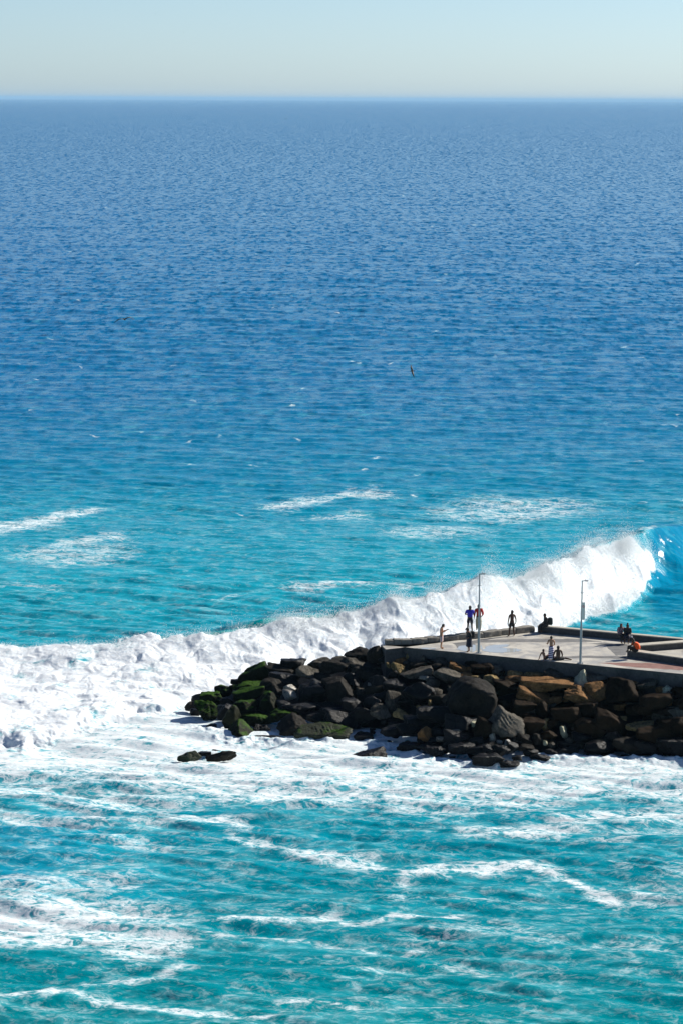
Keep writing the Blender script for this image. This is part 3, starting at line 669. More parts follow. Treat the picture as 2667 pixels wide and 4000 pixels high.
rock(2, 1375, 760, 330, 235, 'grey', 'triangular boulder with a glittering crinkled sunlit face', facets=[((.35, -.75, .6), .28), ((-.85, -.2, .5), .35), ((.6, 0, .8), .5)], n=2, ridge=((1, .3, .6), 15, .07), rough=.1, dep=2.0, seed=62, push=-.9)
rock(2, 1210, 830, 170, 220, 'black'); rock(2, 1130, 778, 95, 55, 'pale', 'small pale wet rock left of the crinkled triangular boulder', facets=[LIT2])
rock(2, 400, 845, 185, 115, 'black'); rock(2, 560, 820, 240, 130, 'black')
rock(2, 705, 875, 150, 155, 'brown', 'upright block with a rusty orange sunlit edge near the water', facets=[((.75, -.55, .3), .45)])
rock(2, 560, 980, 230, 110, 'black', ridge=((1, 0, .5), 15, .04)); rock(2, 800, 1025, 200, 120, 'black', facets=[LIT2])
rock(2, 960, 895, 220, 140, 'black', facets=[LIT2]); rock(2, 960, 842, 95, 45, 'wetpale'); rock(2, 825, 915, 70, 50, 'wetpale', 'small white glinting rock right of the rusty block')
rock(2, 1010, 990, 220, 110, 'black'); rock(2, 700, 985, 150, 80, 'black'); rock(2, 880, 965, 90, 70, 'black')
rock(2, 1283, 903, 55, 85, 'wetpale', 'small pale rock lit down its right side below the triangular boulder', facets=[LIT]); rock(2, 1342, 938, 50, 42, 'wetpale')
rock(2, 1420, 975, 85, 120, 'wetpale', 'smooth pale egg shaped rock low in the heap near the water', -15, facets=[LIT], pw=7)
rock(2, 1350, 1010, 190, 120, 'black'); rock(2, 1225, 1000, 180, 100, 'black', facets=[LIT2]); rock(2, 1245, 1095, 270, 120, 'black', 'low black boulder with small glints at the waterline, foremost of the heap')
rock(2, 1290, 1110, 60, 60, 'dark'); rock(2, 1430, 1130, 170, 70, 'black', facets=[LIT2]); rock(2, 1495, 1080, 90, 50, 'black'); rock(2, 1390, 890, 90, 80, 'black', facets=[LIT]); rock(2, 1490, 905, 50, 80, 'grey', facets=[LIT])
rock(2, 1270, 380, 130, 75, 'tan', facets=[LIT2]); rock(2, 1130, 372, 90, 40, 'tan'); rock(2, 1410, 470, 230, 160, 'black'); rock(2, 1400, 620, 190, 110, 'black', push=.3)
# right
rock(3, 708, 380, 165, 195, 'pale', 'pointed pale grey green rock below the second lamp', -6, facets=[((.88, -.2, .45), .34), ((-.9, -.2, .42), .36), ((.1, -.9, .3), .4)], n=2, seed=63)
rock(3, 708, 520, 295, 150, 'brown', 'brown grooved slab sloping down to the right below the pointed pale rock', -22, facets=[((.25, -.5, .85), .45)], ridge=((.3, .2, 1), 20, .03), n=6)
rock(3, 855, 482, 225, 165, 'brown', 'broad brown boulder resting on the grooved slab', 8, facets=[((.3, -.65, .7), .45)], n=6)
rock(3, 315, 515, 320, 150, 'brown', 'large brown boulder with a smooth sunlit top sloping right', -20, facets=[((.3, -.4, .85), .45)], n=6)
rock(3, 395, 415, 430, 120, 'brown', 'very long flat slab below the family sitting on the pier edge', -4, facets=[((0, -.1, 1), .6)], n=6, dep=2.4)
rock(3, 300, 340, 170, 60, 'tan', facets=[LIT2]); rock(3, 455, 335, 160, 100, 'grey', 'rounded grey boulder between the family and the pointed pale rock', -10, push=.2)
rock(3, 135, 335, 130, 70, 'tan', facets=[LIT2]); rock(3, 180, 330, 30, 35, 'tan'); rock(3, 140, 375, 190, 60, 'brown'); rock(3, 515, 385, 170, 45, 'brown'); rock(3, 60, 440, 150, 90, 'dark'); rock(3, 20, 330, 60, 60, 'dark')
rock(3, 830, 365, 170, 70, 'grey'); rock(3, 960, 405, 150, 80, 'dark'); rock(3, 1120, 410, 150, 50, 'brown', facets=[LIT2])
rock(3, 1085, 490, 330, 220, 'dark', 'large dark boulder with a lit crest, right of the broad brown one', -8, facets=[((.7, -.2, .6), .6)], n=7)
rock(3, 1262, 430, 175, 90, 'grey', 'flat topped slab tilted up to the right near the retaining wall', 14, facets=[((0, -.1, 1), .5)])
rock(3, 1330, 570, 270, 150, 'dark', 'dark round boulder with one small orange lit corner at right', pw=8, n=7)
rock(3, 1435, 465, 90, 65, 'pale', 'small pale lit rock at right under the retaining wall', facets=[LIT2]); rock(3, 1440, 575, 60, 70, 'brown', facets=[LIT]); rock(3, 1450, 510, 70, 70, 'grey')
rock(3, 1530, 570, 120, 70, 'dark'); rock(3, 1500, 480, 90, 70, 'dark'); rock(3, 1560, 500, 120, 120, 'dark')
rock(3, 1400, 655, 210, 90, 'dark'); rock(3, 1545, 670, 220, 110, 'grey', facets=[LIT2]); rock(3, 1640, 600, 220, 180, 'dark'); rock(3, 1680, 480, 220, 150, 'grey')
rock(3, 1198, 782, 225, 78, 'tan', 'sausage shaped brown boulder lit along its length at right', 2, facets=[((.1, -.6, .8), .4)], pw=7, n=6)
rock(3, 960, 740, 290, 190, 'dark', 'big dark boulder with a brown sunlit brow above the waterline', -14, facets=[((.5, -.2, .85), .6)], n=7)
rock(3, 1062, 735, 50, 80, 'tan', facets=[LIT]); rock(3, 1055, 705, 60, 30, 'tan')
rock(3, 1075, 945, 240, 150, 'dark', 'rounded dark boulder standing at the waterline at right', pw=8, n=7)
rock(3, 385, 770, 110, 125, 'tan', 'tan wedge with one flat sunlit side in the middle of the heap', -20, facets=[((.75, -.5, .35), .3)]); rock(3, 270, 780, 210, 150, 'dark')
rock(3, 546, 832, 62, 115, 'pale', 'pale grey upright stone low in the heap', 6, facets=[LIT]); rock(3, 365, 640, 130, 150, 'dark', facets=[LIT]); rock(3, 490, 645, 70, 45, 'grey', facets=[LIT2])
rock(3, 190, 620, 240, 170, 'black'); rock(3, 560, 690, 260, 170, 'black'); rock(3, 760, 650, 220, 160, 'black')
for a in ((320, 890, 80, 100, 'dark'), (450, 755, 110, 90, 'black'), (230, 965, 130, 55, 'dark'), (442, 940, 60, 55, 'grey'), (388, 922, 42, 45, 'pale'), (592, 900, 75, 55, 'grey'), (515, 1005, 110, 90, 'black'),
          (605, 995, 130, 90, 'black'), (350, 1045, 170, 70, 'black'), (80, 1105, 150, 60, 'black'), (150, 1052, 70, 45, 'black'), (640, 800, 70, 30, 'grey'), (700, 885, 170, 120, 'black'), (420, 850, 140, 90, 'dark'),
          (200, 880, 160, 110, 'dark'), (440, 1000, 120, 60, 'black'), (560, 940, 120, 70, 'black'), (100, 960, 110, 130, 'black'), (640, 950, 90, 70, 'black'),
          (1310, 860, 280, 200, 'black'), (1480, 800, 250, 220, 'black'), (1480, 960, 260, 160, 'black'), (850, 960, 250, 130, 'black'), (760, 800, 250, 170, 'black'), (1335, 1020, 110, 60, 'black'),
          (960, 880, 170, 120, 'black'), (1240, 960, 180, 130, 'black'), (1650, 800, 260, 240, 'black'), (1700, 960, 260, 160, 'black'), (1230, 640, 180, 110, 'black'), (660, 1035, 60, 30, 'black'), (545, 1055, 80, 30, 'black')):
    rock(3, *a, facets=[LIT] if a[4] in ('grey', 'pale', 'dark') else ())
# rubble core that fills the gaps between the boulders
pxs = np.linspace(690, 3300, 150); rows = []
for j in range(34):
    tt = j/22
    for px in pxs:
        yt = np.interp(px, *YT) if px < 1450 else max(yfront(px)+50, np.interp(px, [1450, 1500], [2545, 2572])); zt = np.interp(px, *ZT) if px < 1500 else 3.7; yb = np.interp(px, *YB)+(0 if px < 2667 else (px-2667)*.05)
        if j < 24:
            t_ = tt; p = P(px, yt+(yb-yt)*t_, max(-1.2, zt*(1-t_)))
            d_ = (p-Vector((0, 0, HC))).normalized(); p = p+d_*1.0+Vector((0, 0, -.45-(.55 if px < 1250 else 0)*(j/24))); rows.append((1000-j, p))
        else:
            p = P(px, yt, zt); k = (j-24)/9*9; end = 1 if px < 1480 else 0
            p = p+Vector((0, .6+k*1.0, -.5-(k*.62 if end else k*.05))) ; rows.append((1001+j-24, p))
order = {}
for key, p in rows: order.setdefault(key, []).append(p)
ks = sorted(order, reverse=True); V_ = np.array([[p.x, p.y, p.z] for k in ks for p in order[k]])
V_[:, 2] += .35*fbm3(V_, .7, 4); core = link('ground', grid_mesh('ground', V_, len(ks), len(pxs)), M['black']); tag(core, kind='structure')
# small filler boulders set deeper between the large ones
fr = np.random.default_rng(77); cnt = 0
for k in range(900):
    if cnt >= 150: break
    px = 760+fr.random()*2000; yt = (np.interp(px, *YT)+20) if px < 1450 else yfront(px)+55; yb = np.interp(px, *YB)
    py = yt+(yb-yt)*fr.random()
    if px < 1400 and py > yt+(yb-yt)*.6: continue
    if any(abs(px-a)/(c*.36+8) < 1 and abs(py-b)/(d*.36+6) < 1 for a, b, c, d in HAND): continue
    s_ = fr.choice([22, 30, 42, 55]); cnt += 1
    rock(1, (px-650)*1.96, (py-2480)*1.96, s_*1.96*(1+.5*fr.random()), s_*1.96*.8, 'black' if (py > yt+(yb-yt)*.45 or px < 1350) else str(fr.choice(['dark', 'grey', 'brown'])), push=.35, sub=3)

# ------------------------------------------------------------------ lamps
def tube(bm, a, b, r0, r1, seg=12):
    a = Vector(a); b = Vector(b); d = (b-a).normalized(); s1 = d.orthogonal().normalized(); s2 = d.cross(s1); A_ = []; B_ = []
    for i in range(seg):
        an = 2*math.pi*i/seg; o_ = s1*math.cos(an)+s2*math.sin(an); A_.append(bm.verts.new(a+o_*r0)); B_.append(bm.verts.new(b+o_*r1))
    for i in range(seg): bm.faces.new((A_[i], A_[(i+1) % seg], B_[(i+1) % seg], B_[i]))
    bm.faces.new(A_[::-1]); bm.faces.new(B_)
def box(bm, c, s, rot=None):
    r_ = bmesh.ops.create_cube(bm, size=1); vs = r_['verts']
    bmesh.ops.scale(bm, vec=s, verts=vs)
    if rot: bmesh.ops.rotate(bm, cent=(0, 0, 0), matrix=rot, verts=vs)
    bmesh.ops.translate(bm, vec=c, verts=vs)
def done(name, bm, mat, parent=None, smooth=False):
    bmesh.ops.recalc_face_normals(bm, faces=bm.faces)
    m_ = bpy.data.meshes.new(name); bm.to_mesh(m_); bm.free(); return link(name, m_, mat, parent, smooth)
def lamp(px, py, H, label, lean=0):
    b_ = P(px, py, ZD); root = empty('street_lamp', b_); tag(root, label, 'street lamp'); root.rotation_euler.y = lean
    bm = bmesh.new(); tube(bm, (0, 0, .02), (0, 0, 2.4), .085, .075); tube(bm, (0, 0, 2.4), (0, 0, H), .058, .038); done('pole', bm, M['steel'], root, False)
    bm = bmesh.new(); box(bm, (0, 0, .015), (.34, .34, .03)); 
    for sx in (-1, 1):
        for sy in (-1, 1): tube(bm, (sx*.13, sy*.13, .03), (sx*.13, sy*.13, .07), .015, .015, 6)
    done('base_plate', bm, M['steel'], root)
    bm = bmesh.new(); tube(bm, (-.13, 0, H-.80), (.13, 0, H-.80), .015, .015, 6); tube(bm, (0, 0, H-.84), (0, 0, H-.76), .06, .06); done('bracket', bm, M['steel'], root)
    bm = bmesh.new(); tube(bm, (0, 0, H-.04), (.16, 0, H-.01), .03, .028, 8); done('arm', bm, M['steel'], root)
    bm = bmesh.new(); box(bm, (.26, 0, H), (.26, .15, .045), Matrix.Rotation(-.05, 3, 'Y')); bmesh.ops.bevel(bm, geom=list(bm.edges), offset=.012, segments=1, affect='EDGES'); hd = done('lamp_head', bm, M['steel'], root)
    bm = bmesh.new(); box(bm, (.27, 0, H-.038), (.18, .11, .02)); done('lens', bm, M['signgrey'], hd)
    bm = bmesh.new(); tube(bm, (.19, 0, H+.02), (.19, 0, H+.10), .02, .012, 8); done('sensor', bm, M['steel'], hd)
    return root
lamp(1868, 2551, 5.30, 'grey steel lamp post on the pier edge in front of the red shirted person')
l2 = lamp(2265, 2591, 5.42, 'grey steel lamp post carrying a tall white sign, right of the seated family', R(.35))
b_ = P(2265, 2591, ZD); sg = empty('sign', (b_.x+.05, b_.y-.07, ZD)); tag(sg, 'tall narrow white sign with a red ring fixed to the right lamp post', 'sign'); sg.rotation_euler = (0, R(.35), R(-18))
bm = bmesh.new(); box(bm, (.07, -.02, 3.45), (.20, .02, 1.14)); done('panel', bm, M['sign'], sg)
bm = bmesh.new(); n = 24
for i in range(n):
    a0, a1 = 2*math.pi*i/n, 2*math.pi*(i+1)/n; f = [bm.verts.new((.07+r_*math.cos(a), -.034, 3.75+r_*1.0*math.sin(a))) for r_, a in ((.055, a0), (.055, a1), (.08, a1), (.08, a0))]; bm.faces.new(f)
box(bm, (.07, -.033, 3.75), (.13, .002, .02), Matrix.Rotation(R(45), 3, 'Y')); done('red_ring', bm, M['signred'], sg)
bm = bmesh.new(); tube(bm, (.0, 0, 3.85), (.0, .07, 3.85), .02, .02, 6); tube(bm, (.0, 0, 3.05), (.0, .07, 3.05), .02, .02, 6); done('clamp', bm, M['steel'], sg)

# ------------------------------------------------------------------ people
def skin_obj(name, verts, edges, roots, mat, parent, sub=2):
    """verts: list of ((x,y,z),(rx,ry))"""
    me_ = bpy.data.meshes.new(name); me_.from_pydata([v_[0] for v_ in verts], edges, []); o = link(name, me_, mat, parent)
    md = o.modifiers.new('Skin', 'SKIN'); md.use_smooth_shade = True
    lay = me_.skin_vertices[0].data
    for i, v_ in enumerate(verts):
        lay[i].radius = v_[1]; lay[i].use_root = i in roots
    s_ = o.modifiers.new('Subdivision', 'SUBSURF'); s_.levels = s_.render_levels = sub
    return o
STAND = dict(pelvis=(0, 0, .93), waist=(0, 0, 1.08), chest=(0, 0, 1.27), nb=(0, 0, 1.43), neck=(0, .0, 1.50), head=(0, -.0, 1.60), crown=(0, 0, 1.70),
             ls=(-.19, 0, 1.40), le=(-.24, 0, 1.13), lw=(-.25, -.03, .88), lh=(-.25, -.05, .79),
             rs=(.19, 0, 1.40), re=(.24, 0, 1.13), rw=(.25, -.03, .88), rh=(.25, -.05, .79),
             lp=(-.09, 0, .88), lk=(-.10, -.02, .49), la=(-.11, .02, .08), lt=(-.12, -.15, .03),
             rp=(.09, 0, .88), rk=(.10, -.02, .49), ra=(.11, .02, .08), rt=(.12, -.15, .03))
def person(loc, face, pose, skin, label, hgt=1.75, hair='hair', hairlen=0, wear=(), group=None, girth=1.0, name='person'):
    """face: degrees, 0 = looks towards the viewer (-y)"""
    root = empty(name, loc, R(face)); s_ = hgt/1.74; root.scale = (s_, s_, s_); tag(root, label, 'person', group)
    J = dict(STAND); J.update(pose)
    g_ = girth
    rad = dict(pelvis=(.155, .125), waist=(.135, .11), chest=(.165, .125), nb=(.085, .08), neck=(.06, .062), head=(.088, .105), crown=(.062, .075),
               ls=(.072, .072), le=(.047, .047), lw=(.032, .034), lh=(.038, .026), lp=(.10, .10), lk=(.064, .066), la=(.042, .045), lt=(.038, .028))
    for k in ('s', 'e', 'w', 'h', 'p', 'k', 'a', 't'): rad['r'+k] = rad['l'+k]
    names = [k for k in J if k != 'look']; names.remove('pelvis'); names = ['pelvis']+names; ix = {n_: i for i, n_ in enumerate(names)}
    V_ = [(J[n_], tuple(x*(g_ if n_ in ('pelvis', 'waist', 'chest') else 1) for x in rad[n_])) for n_ in names]
    E = [('pelvis', 'waist'), ('waist', 'chest'), ('chest', 'nb'), ('nb', 'neck'), ('neck', 'head'), ('head', 'crown')]
    for l_ in 'lr': E += [('nb', l_+'s'), (l_+'s', l_+'e'), (l_+'e', l_+'w'), (l_+'w', l_+'h'), ('pelvis', l_+'p'), (l_+'p', l_+'k'), (l_+'k', l_+'a'), (l_+'a', l_+'t')]
    E = [(ix[a], ix[b]) for a, b in E]; roots = {0}
    hd = Vector(J['head']); nk = Vector(J['neck']); up = (Vector(J['crown'])-hd).normalized(); fw = J.get('look'); fw = Vector(fw) if fw else Vector((0, -1, 0))
    fw = (fw-up*fw.dot(up)).normalized()
    sd_ = up.cross(fw)
    def chain(pts, rs_):
        b0 = len(V_); roots.add(b0)
        for p, r_ in zip(pts, rs_): V_.append((tuple(p), (r_, r_)))
        for i in range(len(pts)-1): E.append((b0+i, b0+i+1))
    # nose, ears, chin grow out of the head
    chain([hd+fw*.07+up*.01, hd+fw*.118-up*.015], [.016, .012])
    chain([hd+sd_*.075, hd+sd_*.10], [.022, .018]); chain([hd-sd_*.075, hd-sd_*.10], [.022, .018]); chain([hd+fw*.05-up*.07, hd+fw*.085-up*.085], [.04, .028])
    # five fingers a hand, curled
    for l_ in 'lr':
        w_ = Vector(J[l_+'w']); h_ = Vector(J[l_+'h']); d_ = (h_-w_).normalized(); si = d_.cross(Vector((0, 0, 1)) if abs(d_.z) < .8 else Vector((1, 0, 0))).normalized(); cu = d_.cross(si)
        for i, ln in enumerate((.065, .078, .072, .055)):
            o_ = si*(i-1.5)*.019; chain([h_+o_*.8, h_+d_*.035+o_, h_+d_*(.035+ln*.5)+o_+cu*.008, h_+d_*(.035+ln)*.92+o_+cu*.028], [.011, .0095, .009, .007])
        chain([h_-si*.02-d_*.02, h_-si*.045+d_*.012, h_-si*.055+d_*.045+cu*.01], [.013, .011, .008])
    skin_obj('body', V_, E, roots, M[skin], root)
    # hair: a shell over the back and top of the head
    if hair:
        d, F = ico(3); p = d.copy(); fwn = np.array(fw); upn = np.array(up)
        a = p@fwn; b = p@upn; keep = 1.06+.05*fbm3(p, 3, 3, hgt)
        sc_ = np.where((a > .25) & (b < .45), .80, keep)
        p = p*sc_[:, None]*np.array([.092, .105, .115])
        low = np.clip(-b, 0, 1)*(a < .2)
        p = p+(-upn)[None]*(low*hairlen)[:, None]
        p = p+np.array(hd)+upn*.022-fwn*.012
        link('hair', tri_mesh('hair', p, F), M[hair], root, smooth=True)
    def mid(a, b, t_): return tuple(Vector(J[a]).lerp(Vector(J[b]), t_))
    for it in wear:
        kind, mat = it[0], it[1]
        if kind in ('shirt', 'longshirt'):
            al = .75 if kind == 'shirt' else 1.9
            vs = [(mid('pelvis', 'waist', .1), (.178*g_, .15*g_)), (J['waist'], (.165*g_, .14*g_)), (J['chest'], (.188*g_, .148*g_)), (mid('chest', 'nb', .75), (.12, .10)), (mid('nb', 'neck', .25), (.08, .075))]
            es = [(0, 1), (1, 2), (2, 3), (3, 4)]
            for l_ in 'lr':
                b0 = len(vs); vs.append((J[l_+'s'], (.092, .092))); vs.append((mid(l_+'s', l_+'e', min(al, 1)), (.078, .078))); es += [(3, b0), (b0, b0+1)]
                if al > 1: vs.append((mid(l_+'e', l_+'w', al-1), (.05, .05))); es.append((b0+1, b0+2))
            skin_obj('shirt', vs, es, {0}, M[mat], root)
        if kind in ('shorts', 'trousers'):
            al = it[2] if len(it) > 2 else .85
            vs = [(mid('pelvis', 'waist', .45), (.16*g_, .135*g_)), (J['pelvis'], (.18*g_, .155*g_))]; es = [(0, 1)]
            for l_ in 'lr':
                b0 = len(vs); vs.append((J[l_+'p'], (.125, .125))); es.append((1, b0))
                vs.append((mid(l_+'p', l_+'k', min(al, 1)), (.10, .105))); es.append((b0, b0+1))
                if al > 1: vs.append((mid(l_+'k', l_+'a', al-1), (.07, .075))); es.append((b0+1, b0+2))
            skin_obj('shorts' if kind == 'shorts' else 'trousers', vs, es, {1}, M[mat], root)
        if kind == 'skirt':        # tapered drape from the waist
            bm = bmesh.new(); z0, z1, r0, r1 = it[2]; n = 28; m_ = 12; rings = []
            for j in range(m_+1):
                t_ = j/m_; z = z0+(z1-z0)*t_; c_ = Vector(J['waist']).lerp(Vector(J['pelvis']), min(1, t_*2)); cx, cy = c_.x+(it[3][0]*t_ if len(it) > 3 else 0), c_.y
                ring = []
                for i in range(n):
                    an = 2*math.pi*i/n; rr_ = (r0+(r1-r0)*t_)*(1+.07*t_*math.sin(an*6+j*.2)); ring.append(bm.verts.new((cx+rr_*math.cos(an), cy+rr_*.8*math.sin(an), z)))
                rings.append(ring)
            for j in range(m_):
                for i in range(n): bm.faces.new((rings[j][i], rings[j][(i+1) % n], rings[j+1][(i+1) % n], rings[j+1][i]))
            o = done(it[4] if len(it) > 4 else 'skirt', bm, M[mat], root, True); sm = o.modifiers.new('Solidify', 'SOLIDIFY'); sm.thickness = .012
        if kind == 'cap':
            d, F = ico(3); p = d*np.array([.108, .12, .085]); p = p[:, :]+np.array(hd)+np.array(up)*.065; p[:, 2] = np.maximum(p[:, 2], hd.z+.05)
            cp_ = link('cap', tri_mesh('cap', p, F), M[mat], root, smooth=True)
            bm = bmesh.new(); c0 = hd+up*.055; n = 12
            top = [bm.verts.new(c0+fw*(.09+.10*math.sin(math.pi*i/n))+sd_*(.085*math.cos(math.pi*i/n))) for i in range(n+1)]; bm.faces.new(top)
            o = done('brim', bm, M[mat], cp_); sm = o.modifiers.new('Solidify', 'SOLIDIFY'); sm.thickness = .012
    return root
def backpack(loc, face, label, mat, s=(.30, .20, .44), strap=True):
    root = empty('backpack', loc, R(face)); tag(root, label, 'backpack')
    d, F = ico(4); k = (np.abs(d)**4.5).sum(1)**(-1/4.5); p = d*k[:, None]*np.array(s)/2; p[:, 2] += s[2]/2; link('bag', tri_mesh('bag', p, F), M[mat], root, smooth=True)
    k = p*np.array([.7, .5, .45]); k[:, 1] += s[1]*.42; k[:, 2] += .04; link('pocket', tri_mesh('pocket', k, F), M[mat], root, smooth=True)
    if strap:
        for sx in (-1, 1):
            bm = bmesh.new(); pts = [Vector((sx*.10, -s[1]*.4, s[2]*.95)), Vector((sx*.11, -s[1]*.5-.12, s[2]*1.0)), Vector((sx*.11, -s[1]*.5-.22, s[2]*.65)), Vector((sx*.11, -s[1]*.5-.10, s[2]*.2)), Vector((sx*.10, -s[1]*.4, s[2]*.1))]
            for a, b in zip(pts, pts[1:]): tube(bm, a, b, .018, .018, 6)
            done('strap', bm, M[mat], root)
    return root
WT = ZD+.42
# man in pale shorts reading his phone: faces right
p1 = P(1722, 2534, ZD)
person(p1, 80, dict(neck=(0, -.05, 1.48), head=(0, -.13, 1.55), crown=(0, -.15, 1.66), nb=(0, -.02, 1.41), look=(0, -.8, -.6), le=(-.22, .02, 1.12), lw=(-.12, -.24, 1.22), lh=(-.07, -.33, 1.26), re=(.22, .02, 1.12), rw=(.12, -.24, 1.24), rh=(.06, -.33, 1.28)),
       'skin_tan', 'shirtless man in pale shorts standing at the left looking down at a phone', 1.72, 'hair', 0, [('shorts', 'pink', 1.05)])
ph_ = bmesh.new(); box(ph_, (0, 0, 0), (.075, .15, .012)); bmesh.ops.bevel(ph_, geom=list(ph_.edges), offset=.005, segments=2, affect='EDGES'); pb = done('phone', ph_, M['phone']); pb.location = p1+Vector((.40, -.08, 1.31)); pb.rotation_euler = (0, R(-35), R(90)); tag(pb, 'dark phone held out in front of the shirtless man in pale shorts', 'phone')
# person in black with cap and backpack, leaning
p2 = P(1829, 2546, ZD)
person(p2, -65, dict(pelvis=(0, .03, .86), waist=(0, .02, 1.0), chest=(0, -.02, 1.18), nb=(0, -.05, 1.33), neck=(0, -.08, 1.40), head=(0, -.12, 1.50), crown=(0, -.13, 1.60), ls=(-.18, -.04, 1.30), rs=(.18, -.04, 1.30), le=(-.24, .06, 1.08), lw=(-.16, -.12, .98), lh=(-.12, -.18, .96), re=(.24, .06, 1.08), rw=(.16, -.12, .98), rh=(.12, -.18, .96),
       lk=(-.10, -.05, .46), la=(-.10, .12, .08), lt=(-.10, -.04, .03), rk=(.10, -.02, .46), ra=(.10, -.06, .08), rt=(.10, -.22, .03)),
       'skin_mid', 'person in black with a cap and bag standing below the blue shirted man', 1.72, 'hair', .05, [('longshirt', 'blackc'), ('skirt', 'navy', (1.02, .36, .19, .25), (0, 0)), ('cap', 'blackc')])
bk = backpack(p2+Vector((.26, .04, .92)), -65, 'black backpack on the person wearing the cap', 'blackc', (.30, .18, .46))
# on the block wall: blue shirt and red shirt
p3 = P(1833, 2468, WT); 
person(p3, 186, dict(le=(-.30, -.10, 1.16), lw=(-.12, -.26, 1.13), lh=(-.05, -.27, 1.13), re=(.30, -.10, 1.16), rw=(.12, -.27, 1.10), rh=(.05, -.28, 1.10), lk=(-.12, 0, .49), la=(-.15, .03, .08), lt=(-.17, -.13, .03), rk=(.12, -.02, .49), ra=(.15, .0, .08), rt=(.17, -.16, .03)),
       'skin_dark', 'man in a vivid blue shirt and dark shorts standing on the stone wall', 1.80, 'hair', 0, [('shirt', 'blue'), ('shorts', 'navy', .92)], girth=1.12)
p4 = P(1867, 2464, WT)
person(p4, 170, dict(le=(-.28, -.02, 1.14), lw=(-.22, -.16, .98), lh=(-.18, -.22, .94), re=(.26, .02, 1.14), rw=(.27, -.02, .90), rh=(.27, -.03, .82), look=(.3, -1, 0)), 'skin_dark', 'person in a red shirt standing on the stone wall behind the left lamp post', 1.83, 'hair', 0, [('longshirt', 'redc'), ('trousers', 'khaki', 1.9)])
# lean shirtless man by the wall, facing away right
p5 = P(1997, 2485, ZD)
person(p5, 205, dict(ls=(-.19, 0, 1.38), le=(.27*-1, .04, 1.12), lw=(-.30, -.02, .87), re=(.26, .02, 1.12), rw=(.24, -.10, .90), lk=(-.13, -.02, .49), la=(-.17, .04, .08), lt=(-.20, -.12, .03), rk=(.15, -.03, .49), ra=(.20, .02, .08), rt=(.24, -.14, .03)),
       'skin_dark', 'lean dark skinned man in black shorts standing alone by the stone wall', 1.80, 'hair', 0, [('shorts', 'blackc', .75)], girth=.88)
# seated on the parapet corner with a backpack, faces left
SITW = dict(pelvis=(0, .02, .10), waist=(0, .0, .25), chest=(0, -.06, .44), nb=(0, -.11, .60), neck=(0, -.13, .66), head=(0, -.17, .76), crown=(0, -.18, .86), ls=(-.18, -.10, .57), rs=(.18, -.10, .57),
            le=(-.22, -.10, .32), lw=(-.13, -.30, .20), lh=(-.11, -.38, .18), re=(.22, -.10, .32), rw=(.13, -.30, .20), rh=(.11, -.38, .18),
            lp=(-.09, -.04, .09), lk=(-.12, -.46, .11), la=(-.12, -.44, -.33), lt=(-.12, -.60, -.39), rp=(.09, -.04, .09), rk=(.12, -.46, .10), ra=(.12, -.38, -.33), rt=(.12, -.54, -.39))
p6 = P(2134, 2447, ZD+.47)
person(p6, -78, SITW, 'skin_dark', 'dark clothed person with a backpack sitting on the corner of the parapet', 1.76, 'hair', 0, [('longshirt', 'blackc'), ('trousers', 'blackc', 1.8)])
backpack(p6+Vector((.23, .03, .10)), 102, 'bulging dark green backpack on the person at the parapet corner', 'bagc', (.34, .30, .52), strap=False)
# family on the pier edge
p7 = P(2150, 2577, ZD)
person(p7, 165, dict(re=(.27, -.02, 1.14), rw=(.32, -.22, 1.07), rh=(.36, -.30, 1.09), le=(-.24, -.04, 1.13), lw=(-.15, -.24, 1.02), lh=(-.08, -.28, 1.02), look=(.3, -1, -.1)), 'skin_tan', 'bare backed boy wrapped in a purple and white striped towel standing on the pier edge', 1.58, 'hair', 0,
       [('skirt', 'stripe', (1.0, .10, .17, .24), (-.02, 0), 'towel')], girth=.85)
SITG = dict(pelvis=(0, .0, .11), waist=(0, -.01, .27), chest=(0, -.05, .47), nb=(0, -.08, .63), neck=(0, -.09, .69), head=(0, -.12, .79), crown=(0, -.13, .89), ls=(-.19, -.07, .60), rs=(.19, -.07, .60))
p8 = P(2125, 2577, ZD)
s8 = dict(SITG); s8.update(dict(pelvis=(-.05, -.02, .11), chest=(.0, .10, .44), waist=(-.02, .04, .27), nb=(.02, .14, .58), neck=(.02, .13, .64), head=(.02, .10, .74), crown=(.02, .09, .84), ls=(-.17, .16, .56), rs=(.19, .16, .56),
          le=(-.24, .28, .30), lw=(-.30, .34, .05), lh=(-.32, .38, .03), re=(.24, .28, .30), rw=(.26, .36, .05), rh=(.26, .40, .03), lp=(-.12, -.05, .10), lk=(-.16, -.38, .38), la=(-.16, -.62, .07), lt=(-.16, -.78, .04), rp=(.06, -.05, .10), rk=(.05, -.42, .36), ra=(.05, -.66, .07), rt=(.05, -.82, .04), look=(0, -1, .1)))
person(p8, 125, s8, 'skin_mid', 'child leaning back on both arms, leftmost of the family sitting on the pier edge', 1.42, 'hair', 0, [('shorts', 'blackc', .6)], girth=.9)
p9 = P(2178, 2580, ZD)
s9 = dict(SITG); s9.update(dict(le=(-.27, -.06, .34), lw=(-.22, -.16, .12), lh=(-.20, -.22, .10), re=(.29, -.04, .34), rw=(.27, -.12, .12), rh=(.26, -.18, .09), lp=(-.10, -.05, .10), lk=(-.42, -.26, .12), la=(-.10, -.42, .07), lt=(.02, -.48, .06), rp=(.10, -.05, .10), rk=(.46, -.20, .12), ra=(.74, -.02, .07), rt=(.82, -.10, .06)))
